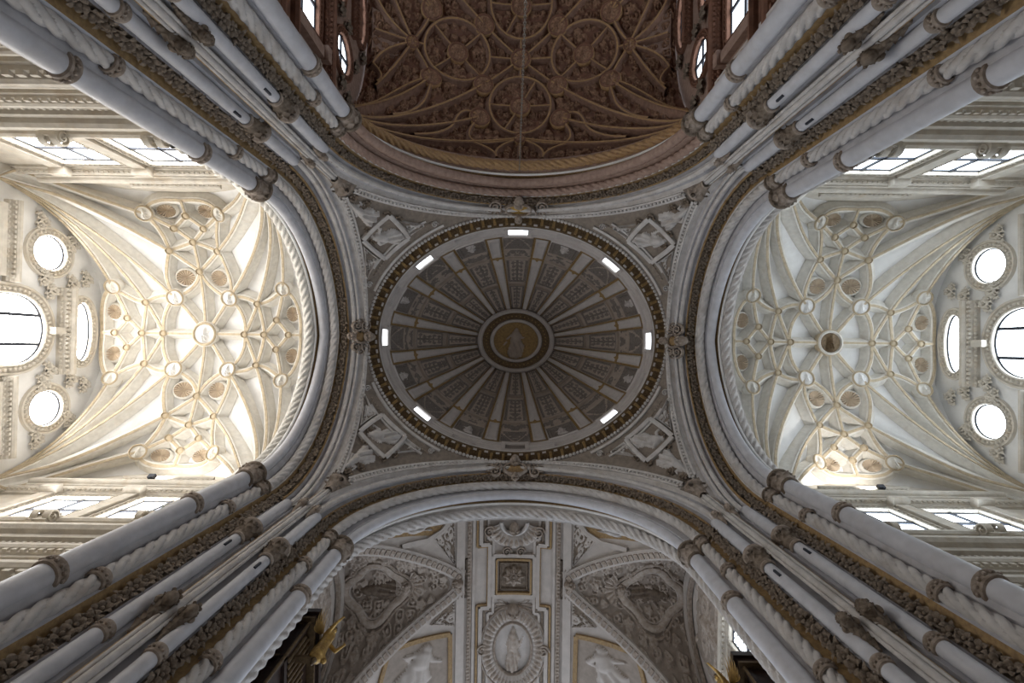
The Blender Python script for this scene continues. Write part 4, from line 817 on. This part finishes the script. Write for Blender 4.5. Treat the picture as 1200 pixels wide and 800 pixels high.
# hanging chain
mb = MB(); lk = MB(); a = np.linspace(0, 2 * PI, 13)[:-1]; lk.grid(sweep(np.stack([.032 * np.cos(a), 0 * a, .075 * np.sin(a)], -1), (0, 1, 0), circ(.013, 5), True), 0, closeu=True, closev=True); LK = lk.mesh('chain_link', ['chainmetal'])
top = at(608.5, 203, 24.3); ch = thing('hanging_chain', 'long iron lamp chain hanging from the vault by the chancel arch', 'chain', (top[0], top[1], 9.5))
for i, z_ in enumerate(np.linspace(9.5, 23.98, 116)): link('link', LK, ch, Matrix.Translation((top[0], top[1], z_)) @ Matrix.Rotation(PI / 2 * (i % 2), 4, 'Z'))
# ------------------------------------------------------------------ choir
YC = 12.0
def choir_H(x, y):
    x = np.abs(x); H1 = 17.5 + 6.55 * np.sqrt(np.clip(1 - (x / 7.4) ** 2, 0, 1)); hc = 23.62 - .16 * np.maximum(x - 2.7, 0)
    H = H1
    for yc in (YC, YC + 6.9):
        H2 = 17.5 + (hc - 17.5) * np.sqrt(np.clip(1 - ((y - yc) / 3.4) ** 2, 0, 1)); H = np.maximum(H, H2)
    return H
def SCh(x, y): x = np.asarray(x, float); y = np.asarray(y, float); return np.stack([x, y, choir_H(x, y)], -1)
SCh.ref = np.array([0, 13.0, 14.0])
def cp(px, py): return pin(SCh, px, py, -8.2, 8.2, 8.9, 19.5, 120)
bv = thing('barrel_vault', 'plaster barrel vault with carved panels and side lunettes over the choir', 'vault', (0, 13, 17.5))
x_, y_ = np.meshgrid(np.linspace(-8.2, 8.2, 330), np.linspace(8.9, 19.2, 200), indexing='ij'); p, nn = surfn(SCh, x_, y_); ax_ = np.abs(x_); H1_ = 6.55 * np.sqrt(np.clip(1 - (ax_ / 7.4) ** 2, 0, 1))
dm = np.abs((y_ - YC + 3.45) % 6.9 - 3.45); pen = (H1_ < (6.12 - .16 * np.maximum(ax_ - 2.7, 0)) * np.sqrt(np.clip(1 - (np.minimum(dm, 3.39) / 3.25) ** 2, 0, 1)) - .12) & (ax_ < 8.0)
hf_ = foliage(x_, y_, 4.7, .52) * pen; mb = MB(); mb.grid(p + nn * (hf_ * 1.1)[..., None], (hf_[:-1, :-1] > .05).astype(int) + 2 * (pen[:-1, :-1] & (hf_[:-1, :-1] <= .05))); mb.build('web', ['plaster', 'stucco', 'choirground'], bv, sharp=70)
mir = lambda C, s: [(q[0] * s, q[1]) for q in C]
# longitudinal bands beside the centre strip
for s in (-1, 1):
    for (px, w, d, m) in ((539, .2, .1, 'plaster'), (549.5, .1, .12, 'carved'), (554.5, .07, .08, 'plaster')):
        x0 = abs(cp(px, 690)[0]); strip(SCh, [(s * x0, y) for y in np.linspace(9.0, 19, 50)], [(-w, 0), (-w, d), (w, d), (w, 0)], 'long_band', m, bv)
    x0 = abs(cp(549.5, 690)[0]); mb = MB(); Q, _ = resample(SCh(np.full(40, s * x0), np.linspace(9, 19, 40)), .17)
    for q in Q: mb.ball(q - np.array([0, 0, .12]), (.08, .06, .06), 0, 6, 4)
    o = mb.build('bead_row', 'carved', bv); o['kind'] = 'stuff'
# stepped fret borders
for off, w, d, m in ((0, .05, .1, 'ochre'), (4, .09, .14, 'plaster'), (9, .05, .08, 'darkcarved'), (13, .06, .1, 'plaster')):
    pl = [(560 + off, 604), (560 + off, 640 - off * .7), (572 + off * .5, 640 - off * .7), (572 + off * .5, 708 + off * .7), (560 + off, 708 + off * .7), (560 + off, 800)]; uv = [cp(*q) for q in pl]; yy = [0.5 * (uv[1][1] + uv[2][1]), 0.5 * (uv[3][1] + uv[4][1])]
    xa, xb = abs(uv[0][0]), abs(uv[2][0]); ya, yb = yy
    for s in (-1, 1):
        for seg in ([(xa, 9.0), (xa, ya)], [(xa, ya), (xb, ya)], [(xb, ya), (xb, yb)], [(xb, yb), (xa, yb)], [(xa, yb), (xa, 19)]):
            strip(SCh, mir(seg, s), [(-w, 0), (-w, d), (w, d), (w, 0)], 'fret', m, bv, n=12)
def sqc(x0, y0, x1, y1):
    a = cp(x0, y0); b = cp(x1, y1); X = (abs(a[0]) + abs(b[0])) / 2; return [(-X, a[1]), (X, a[1]), (X, b[1]), (-X, b[1])]
def rosh(U, V):
    r = np.hypot(U, V); a = np.arctan2(V, U); q = np.maximum(abs(U), abs(V)); h = .32 * np.sqrt(np.clip(1 - (r / (.72 * (.72 + .28 * np.abs(np.cos(4 * a))))) ** 2, 0, 1)) * (.55 + .45 * np.abs(np.cos(8 * a))) * (1 - .8 * np.exp(-(r / .16) ** 2)) + .22 * np.exp(-(r / .09) ** 2)
    return np.maximum(h * (q < .78), np.where((q > .8) & (q < .9), .1, 0))
for (a, b, w, d, m) in (((579, 650), (627, 698), .09, .16, 'plaster'), ((583, 654), (623, 694), .05, .2, 'ochre')):
    C = sqc(*a, *b) ; C = C + [C[0]]
    for k in range(4): strip(SCh, [C[k], C[k + 1]], [(-w, 0), (-w, d), (w, d), (w, 0)], 'panel_frame', m, bv, n=6)
patch(SCh, sqc(585, 656, 621, 692), 50, 50, rosh, 'rosette_panel', ['darkcarved', 'carved'], bv, .02, thr=.12)
# oval medallion with fluted shell rim
cm = cp(603, 758); cy_ = cm[1]
def oval(rx0, rx1, ry0, ry1, hf, name, mats, nr=8, na=97, thr=None, cx=0.0, cy=cy_, a0=0, a1=2 * PI, par=None):
    R, A = np.meshgrid(np.linspace(0, 1, nr), np.linspace(a0, a1, na), indexing='ij'); x = cx + (rx0 + (rx1 - rx0) * R) * np.cos(A); y = cy + (ry0 + (ry1 - ry0) * R) * np.sin(A); p, nn = surfn(SCh, x, y); h = hf(R, A)
    mb = MB(); mb.grid(p + nn * h[..., None], 0 if thr is None else (h[:-1, :-1] > thr).astype(int)); return mb.build(name, mats, par or bv, sharp=60)
med = oval(1.0, 1.62, 1.35, 2.05, lambda R, A: .12 + .16 * np.sin(R * PI) * (.45 + .55 * np.abs(np.sin(A * 22))) * 1.0 - .12 * (R > .99), 'medallion', ['plaster', 'carved'], 9, 353, .2)
oval(.88, 1.02, 1.2, 1.37, lambda R, A: .1 + .14 * np.sin(R * PI), 'medallion_frame', 'carved', 6)
oval(1.58, 1.72, 2.02, 2.16, lambda R, A: .14 * np.sin(R * PI), 'medallion_frame', 'carved', 6)
patch(SCh, [(-.85, cy_ - 1.15), (.85, cy_ - 1.15), (.85, cy_ + 1.15), (-.85, cy_ + 1.15)], 40, 50, lambda U, V: fig_mask(.9 * figure(U * 1.05, -V * .9, 9), .05, np.hypot(U, V) < .98), 'medallion_figure', ['stone', 'stucco'], bv, .0, rim=.1)
link('cherub_head', CHERUB, bv, onsurf(SCh, 0, cp(603, 713)[1], lift=.15) @ Matrix.Rotation(-PI / 2, 4, 'X') @ Matrix.Rotation(PI, 4, 'Y') @ Matrix.Scale(1.5, 4))
# half shell behind the arch crown
ks = 9.15
oval(.75, 1.4, .7, 1.3, lambda R, A: .1 + .16 * np.sin(R * PI) * (.4 + .6 * np.abs(np.sin(A * 14))), 'key_shell', ['plaster', 'carved'], 9, 160, .2, 0, ks, .15, PI - .15)
oval(.55, .75, .5, .7, lambda R, A: .12 + .14 * np.sin(R * PI), 'key_shell_frame', 'stone', 6, 60, None, 0, ks, 0, PI)
link('cherub_head', HEAD, bv, onsurf(SCh, 0, ks + .25, lift=.2) @ Matrix.Rotation(-PI / 2, 4, 'X') @ Matrix.Rotation(PI, 4, 'Y') @ Matrix.Scale(1.3, 4))
for s in (-1, 1): link('scroll', VOLUTE, bv, onsurf(SCh, s * 1.25, ks + .45, lift=.12))
for s in (-1, 1):
    link('scroll', VOLUTE, bv, onsurf(SCh, s * 1.55, cy_, lift=.12)); link('scroll', VOLUTE, bv, onsurf(SCh, s * .35, ks + 1.45, lift=.12) @ Matrix.Scale(.8, 4))
    link('gilt_panel', patch(SCh, [(s * 2.2, cp(555, 652)[1]), (s * 2.42, cp(555, 652)[1]), (s * 2.42, cp(555, 700)[1]), (s * 2.2, cp(555, 700)[1])], 10, 30, lambda U, V: .06 + .1 * candel(U, V, 3, 5), 'scroll_strip', ['darkcarved', 'carved'], bv, .02, thr=.09).data, bv)
    tip = cp(538, 681); tip = (abs(tip[0]), tip[1])
    link('winged_head', CHERUB, bv, onsurf(SCh, s * 2.72, YC, lift=.16) @ Matrix.Rotation(-PI / 2, 4, 'X') @ Matrix.Rotation(PI / 2 * s, 4, 'Y') @ Matrix.Scale(1.15, 4))
    # groin ribs with leaf bands
    xs = np.linspace(2.74, 7.3, 40); H1 = 6.55 * np.sqrt(1 - (xs / 7.4) ** 2); dy = 3.4 * np.sqrt(np.clip(1 - (H1 / (6.12 - .16 * (xs - 2.7))) ** 2, 0, 1))
    for e in (-1, 1):
        P = np.stack([s * xs, YC + e * dy, H1 + 17.5], -1); nn = unit(np.array([0, YC, 14.0]) - P)
        mb = MB(); mb.grid(sweep(P, nn, [(-.26, -.05), (-.26, .1), (-.12, .14), (.12, .14), (.26, .1), (.26, -.05)])); gr = mb.build('groin_rib', 'plaster', bv)
        Q, _ = resample(P, .3); T = tang(Q); mb = MB()
        for q, t_ in zip(Q, T): mb.box(tuple(q + unit(np.array([0, YC, 14.0]) - q) * .15), (.1, .13, .05), 0, basis((0, 0, 0), unit(np.array([0, YC, 14.0]) - q), t_).to_3x3())
        o = mb.build('leaf_blocks', 'carved', gr, smooth=False); o['kind'] = 'stuff'
    # triangular panels and picture panels on the barrel
    M_ = lambda L: mir([cp(*q) for q in L], 1 if s < 0 else -1)
    for L, sd in (([(533, 607), (533, 661), (533, 662), (505, 630)], 1), ([(533, 694), (533, 733), (503, 731), (503, 732)], 2)):
        patch(SCh, M_(L), 30, 30, lambda U, V: fig_mask(np.maximum(.1 * ((np.minimum(1 - abs(U), 1 - abs(V)) < .2) & (np.sin(U * 30) * np.sin(V * 30) > -.3)), .8 * scrolls(U, V, sd, 16, .28, False)), .05), 'corner_panel', ['darkcarved', 'plaster'], bv, .03)
    q = [(527, 742), (527, 815), (440, 815), (455, 762)]; C = M_(q)
    patch(SCh, C, 46, 46, lambda U, V: fig_mask(1.2 * figure(V * .95 - .25 * U, -U * .95 - .2 * V, 15, s), .06), 'figure_panel', ['choirground', 'plaster'], bv, .02)
    for k in range(4): strip(SCh, [C[k], C[(k + 1) % 4]], [(-.1, 0), (-.1, .12), (.1, .12), (.1, 0)], 'panel_frame', 'ochre', bv, n=10)
    q = [(528, 600), (512, 628), (440, 634), (470, 612)]; C = M_(q)
    patch(SCh, C, 40, 30, lambda U, V: fig_mask(1.0 * figure(V * 1.0, U * 1.2, 17, s), .06), 'reclining_figure', ['ochre', 'stone'], bv, .02)
    strip(SCh, M_([(529, 608), (518, 622), (500, 633), (470, 640)]), [(-.12, 0), (-.12, .12), (.12, .12), (.12, 0)], 'curved_border', 'plaster', bv, n=20)
    # painted medallion in the side vault
    mc = M_([(441, 690)])[0]
    def quat(k): return lambda a: 1 + k * np.abs(np.cos(2 * a)) ** 3
    A = np.linspace(0, 2 * PI, 81)
    for rr, w, d, m in ((1.0, .16, .22, 'stucco'), (1.22, .07, .14, 'carved'), (.86, .05, .14, 'plaster')):
        uv = np.stack([mc[0] + 1.25 * rr * (1 + .12 * np.cos(4 * A)) * np.cos(A), mc[1] + 1.25 * rr * (1 + .12 * np.cos(4 * A)) * np.sin(A)], -1); uv[:, 0] = np.clip(uv[:, 0], -8.1, 8.1)
        strip(SCh, uv[:-1], [(-w, 0), (-w, d * .7), (-w * .4, d), (w * .4, d), (w, d * .7), (w, 0)], 'quatrefoil_frame', m, bv, closed=True)
    C = [(mc[0] - .95, mc[1] - 1.0), (mc[0] + .95, mc[1] - 1.0), (mc[0] + .95, mc[1] + 1.0), (mc[0] - .95, mc[1] + 1.0)]
    patch(SCh, C, 44, 44, lambda U, V: fig_mask(.8 * figure(V * 1.0, s * U * .95, 30 + s), .05, np.hypot(U, V) < 1.02), 'painted_figure', ['choirground', 'paint'], bv, .03)
    sc_ = M_([(487, 685)])[0]; R, A2 = np.meshgrid(np.linspace(0, 1, 8), np.linspace(-1.25, 1.25, 100), indexing='ij'); x = sc_[0] - s * (.1 + .75 * R * np.cos(A2)) + s * .5; y = sc_[1] + .85 * R * np.sin(A2); p, nn = surfn(SCh, x, y)
    mb = MB(); mb.grid(p + nn * (.06 + .12 * R * np.abs(np.sin(A2 * 9)))[..., None]); mb.build('fan_shell', 'stucco', bv); link('cherub_head', HEAD, bv, onsurf(SCh, sc_[0] + s * .45, sc_[1], lift=.15) @ Matrix.Rotation(-PI / 2, 4, 'X') @ Matrix.Scale(1.1, 4))
    rg = random.Random(3 + s)
    for k in range(0):   # carved curls around the medallion
        a = rg.uniform(0, 6.28); r = rg.uniform(1.5, 2.6); x = mc[0] + r * math.cos(a) * 1.1; y = mc[1] + r * math.sin(a)
        if 3.4 < abs(x) < 7.9 and abs(y - YC) < 3.1 * (abs(x) - 2.6) / 5.0: link('curl', LEAVES[k % 3] if k % 2 else VOLUTE_S, bv, onsurf(SCh, x, y, lift=.03) @ Matrix.Rotation(rg.uniform(0, 6), 4, 'Z') @ Matrix.Scale(1.1, 4))
    # lunette wall
    xw = 8.15; n = (-s, 0, 0); sn = SIDE['x'][s]; top = lambda u: 17.5 + 5.25 * np.sqrt(np.clip(1 - ((u - YC) / 3.4) ** 2, 0, 1)) + .1
    hole = lambda u, w_: ((np.abs(u - 10.55) < .85) | (np.abs(u - 13.45) < .85)) & (np.abs(w_ - 16.6) < 1.5)
    wl = wallgrid((s * xw, 0, 0), (0, 1, 0), (0, 0, 1), 8.9, 19.2, -1.5, 22.9, hole, 'wall_choir_%s_side' % sn.replace(' ', '_'), 'plaster', 'choir wall with windows on the %s side' % sn, .15, lambda u: np.where(abs(u - YC) < 3.4, top(u), 17.6))
    for yy, tx in ((10.55, 'next to the crossing pier'), (13.45, 'further down the choir')):
        window('leaded window in the choir wall, %s side, %s' % (sn, tx), (s * xw, yy, 16.6), (0, 1, 0), (0, 0, 1), n, rect_pts(.82, 1.45), 'day_choir', 'sidestone', .24, [((0, -1.45), (0, 1.45)), ((-.82, .3), (.82, .3))], 'leaded windows of the choir', lattice=(.82, 1.45, .22))
    ya = np.linspace(YC - 3.3, YC + 3.3, 50)
    for dz, w, m in ((.35, .22, 'plaster'), (.75, .1, 'carved')):
        P = np.stack([np.full(50, s * (xw - .05)), YC + (ya - YC) * (1 - dz * .12), 17.5 + (5.25 - dz) * np.sqrt(np.clip(1 - ((ya - YC) / 3.4) ** 2, 0, 1))], -1); mb = MB(); mb.grid(sweep(P, n, [(-w, 0), (-w, .16), (w, .16), (w, 0)])); mb.build('lunette_band', m, wl)
    Sw = lambda u, v: np.stack([np.full(np.shape(u), s * (xw - .02)), np.asarray(u, float), np.asarray(v, float)], -1)
    patch(Sw, [(YC - 2.1, 18.5), (YC + 2.1, 18.5), (YC + 1.6, 21.3), (YC - 1.6, 21.3)], 56, 44, lambda U, V: np.maximum(.5 * figure(U * 1.7, V * 1.1, 8, s), .7 * scrolls(U, V, 12, 26, .22)), 'lunette_relief', ['choirground', 'stucco'], wl, .02, 1.6, thr=.06)
    cornice((s * xw, 8.9), (s * xw, 19), n, 18.15, 18.5, .35, 'cornice', 'sidestone', wl, .2, 0)
# ------------------------------------------------------------------ organ cases and the gilt angel
def organ(s, x, y, H, label):
    g = thing('organ_case', label, 'organ', (s * (x + .6), y + 2.2, -1.5), 'organ cases in the choir')
    Bx = lambda x0, x1, y0, y1, z0, z1, name, m: MB().box((s * (x0 + x1) / 2, (y0 + y1) / 2, (z0 + z1) / 2), ((x1 - x0) / 2, (y1 - y0) / 2, (z1 - z0) / 2)).build(name, m, g, smooth=False)
    Bx(x + .12, x + 1.2, y + .12, y + 4.4, -1.5, H - .35, 'case', 'wood')
    Bx(x - .12, x + 1.2, y - .12, y + 4.6, H - .35, H - .2, 'top_cornice', 'wood'); Bx(x - .22, x + 1.2, y - .22, y + 4.7, H - .2, H, 'top_cornice', 'wood'); Bx(x - .14, x + 1.2, y - .14, y + 4.6, H - .42, H - .35, 'gilt_moulding', 'bronze')
    for (xx, yy) in ((x, y), (x + 1.1, y), (x, y + 2.2), (x, y + 4.4)):
        mb = MB(); mb.grid(sweep(np.array([(s * (xx + .02), yy + .02, 2.0), (s * (xx + .02), yy + .02, H - .4)]), (1, 0, 0), circ(.05, 12)), 0, closev=True); mb.build('gilt_post', 'bronze', g)
        Bx(xx + .03, xx + .2, yy + .03, yy + .2, 2, H - .4, 'post', 'wood')
    for k, z0 in enumerate(np.arange(H - 2.2, 4, -2.3)):
        Bx(x + .02, x + 1.15, y + .02, y + .2, z0, z0 + .18, 'rail', 'wood'); Bx(x + .0, x + 1.15, y + .0, y + .05, z0 + .06, z0 + .1, 'gilt_rail', 'bronze'); Bx(x + .02, x + .2, y, y + 4.4, z0, z0 + .18, 'rail', 'wood')
        Sp = lambda u, v: np.stack([s * np.asarray(u, float), np.full(np.shape(u), y + .1), np.asarray(v, float)], -1)
        patch(Sp, [(x + .2, z0 + .25), (x + 1.0, z0 + .25), (x + 1.0, z0 + 2.0), (x + .2, z0 + 2.0)], 22, 36, lambda U, V: .1 * np.maximum(candel(U, V, k + 5, 5), 0), 'gilt_panel', ['wood', 'bronze'], g, .02, thr=.03)
        for j in range(9):
            yy = y + .35 + j * .2; mb = MB(); mb.grid(sweep(np.array([(s * (x + .06), yy, z0 + .2), (s * (x + .06), yy, z0 + 1.5 + .3 * math.sin(j * .8))]), (1, 0, 0), circ(.07, 10)), 0, closev=True); mb.build('pipe', 'bronze', g)
    return g
organ(-1, 6.85, 9.75, 16.55, 'dark carved organ case with gilt posts on the cream transept side of the choir')
organ(1, 7.0, 10.15, 15.2, 'dark carved organ case with gilt posts on the grey transept side of the choir')
def angel(s, x, y, z, label, sc=1.0, wing=True):
    t = thing('angel_statue', label, 'statue', (s * x, y, z)); mb = MB(); J = lambda a, b, c: (s * (x + a * sc), y + b * sc, z + c * sc)
    for (a, b, r0, r1) in (((0, 0, .1), (0, 0, .75), .24, .17), ((0, 0, .7), (0, 0, 1.05), .17, .2), ((0, 0, 1.05), (0, 0, 1.2), .1, .07), ((.0, .18, 1.0), (-.3, .32, .8), .08, .06), ((-.3, .32, .8), (-.55, .2, .95), .06, .04), ((0, -.18, 1.0), (-.2, -.4, 1.05), .08, .06), ((-.2, -.4, 1.05), (-.35, -.45, 1.35), .055, .04), ((0, .08, .3), (-.25, .1, 0), .14, .09), ((0, -.08, .3), (.1, -.1, 0), .14, .09)):
        for k in np.linspace(0, 1, 7): mb.ball(J(*[p + (q - p) * k for p, q in zip(a, b)]), (r0 + (r1 - r0) * k) * sc, 0, 10, 7)
    mb.ball(J(-.02, 0, 1.34), (.12 * sc, .11 * sc, .15 * sc), 0, 12, 8); mb.ball(J(-.13, 0, 1.33), .03 * sc, 0, 6, 5)
    for e in (-1, 1):
        for k in range(4): mb.ball(J(-.55 + .02 * k, .2, .95 + .03 * k) if e > 0 else J(-.36, -.45 + .02 * k, 1.36 + .03 * k), .028 * sc, 0, 6, 4)
    bk = MB(); bk.grid(lathe([(0, -.35), (.05, -.3), (.08, -.15), (.15, -.04), (.18, 0), (.18, .06), (0, .06)], 16), 0, closev=True); bk.v = [(s * x + vx, y + vy, z + vz) for vx, vy, vz in bk.v]; bk.build('bracket', 'bronze', t)
    bk = MB(); bk.box((s * (x + .3), y, z - .08), (.3, .09, .07)); bk.build('bracket_arm', 'bronze', t)
    b = mb.build('body', 'gold', t); md = b.modifiers.new('remesh', 'REMESH'); md.mode = 'VOXEL'; md.voxel_size = .03; md.use_smooth_shade = True
    mb = MB()
    for k in range(12): a = k * 2.4; mb.ball(J(.02 + .1 * math.cos(a), .1 * math.sin(a), 1.42 + .04 * math.sin(k * 1.7)), .06 * sc, 0, 6, 5)
    mb.build('hair', 'bronze', t)
    if wing:
        for e in (-1, 1):
            w = MB()
            for k in range(7):
                tt = np.linspace(0, 1, 7)[:, None]; ww = np.linspace(-1, 1, 3)[None]; an = 1.25 - .3 * k; l = .95 - .07 * k; yy_ = e * (.1 + l * tt * math.cos(an)) + 0 * ww; zz_ = 1.0 + l * tt * math.sin(an) + .07 * ww * np.sin(PI * np.clip(tt * .85 + .1, 0, 1)); xx_ = .16 + .12 * np.sin(tt * 2.5) + .015 * k + 0 * ww
                w.grid(np.stack([s * (x + xx_ * sc), y + yy_ * sc, z + zz_ * sc], -1))
            w.build('wing', 'gold', t)
    return t
angel(-1, 6.27, 10.3, 15.15, 'gilt winged angel on the front of the organ case, cream transept side', 1.05)
angel(1, 6.42, 10.75, 13.8, 'gilt winged angel on the front of the organ case, grey transept side', 1.0)
mb = MB(); mb.grid(lathe([(.5, -.03), (.5, .05), (.42, .08), (.4, .03), (0, .03)], 28, .62, 1), 0, closev=True); mb.v = [tuple(basis((-6.83, 11.5, 14.6), (1, 0, 0), (0, 1, 0)) @ Vector(v)) for v in mb.v]; o = mb.build('oval_portrait', 'bronze', loc=(-6.83, 11.5, 14.1)); tag(o, 'oval bronze portrait fixed to the front of the organ case', 'portrait'); o.location.x -= .0

# ------------------------------------------------------------------ floodlights on the transept cornices
for sg in (-1, 1):
    f0 = Vector((sg * 14.9, 5.95, 19.45)); t = thing('floodlight', 'small black floodlight on the cornice of the %s, choir side' % SIDE['x'][sg], 'floodlight', tuple(f0))
    mb = MB(); mb.box((f0.x, f0.y, f0.z + .16), (.13, .07, .09), 0, Matrix.Rotation(.5, 3, 'X')); mb.build('housing', 'iron', t, smooth=False)
    mb = MB(); mb.box((f0.x, f0.y, f0.z + .04), (.03, .03, .06)); mb.build('bracket', 'iron', t, smooth=False)
    l = bpy.data.lights.new('floodlight_beam', 'SPOT'); l.energy = 260 if sg > 0 else 200; l.spot_size = 2.1; l.spot_blend = .8; l.shadow_soft_size = .08; l.color = (1, .96, .9)
    o = bpy.data.objects.new('lamp', l); COL.objects.link(o); o.parent = t; o.location = (0, -.12, .32); o.rotation_euler = Vector((-.12 * sg, -.05, 1)).to_track_quat('-Z', 'Y').to_euler()
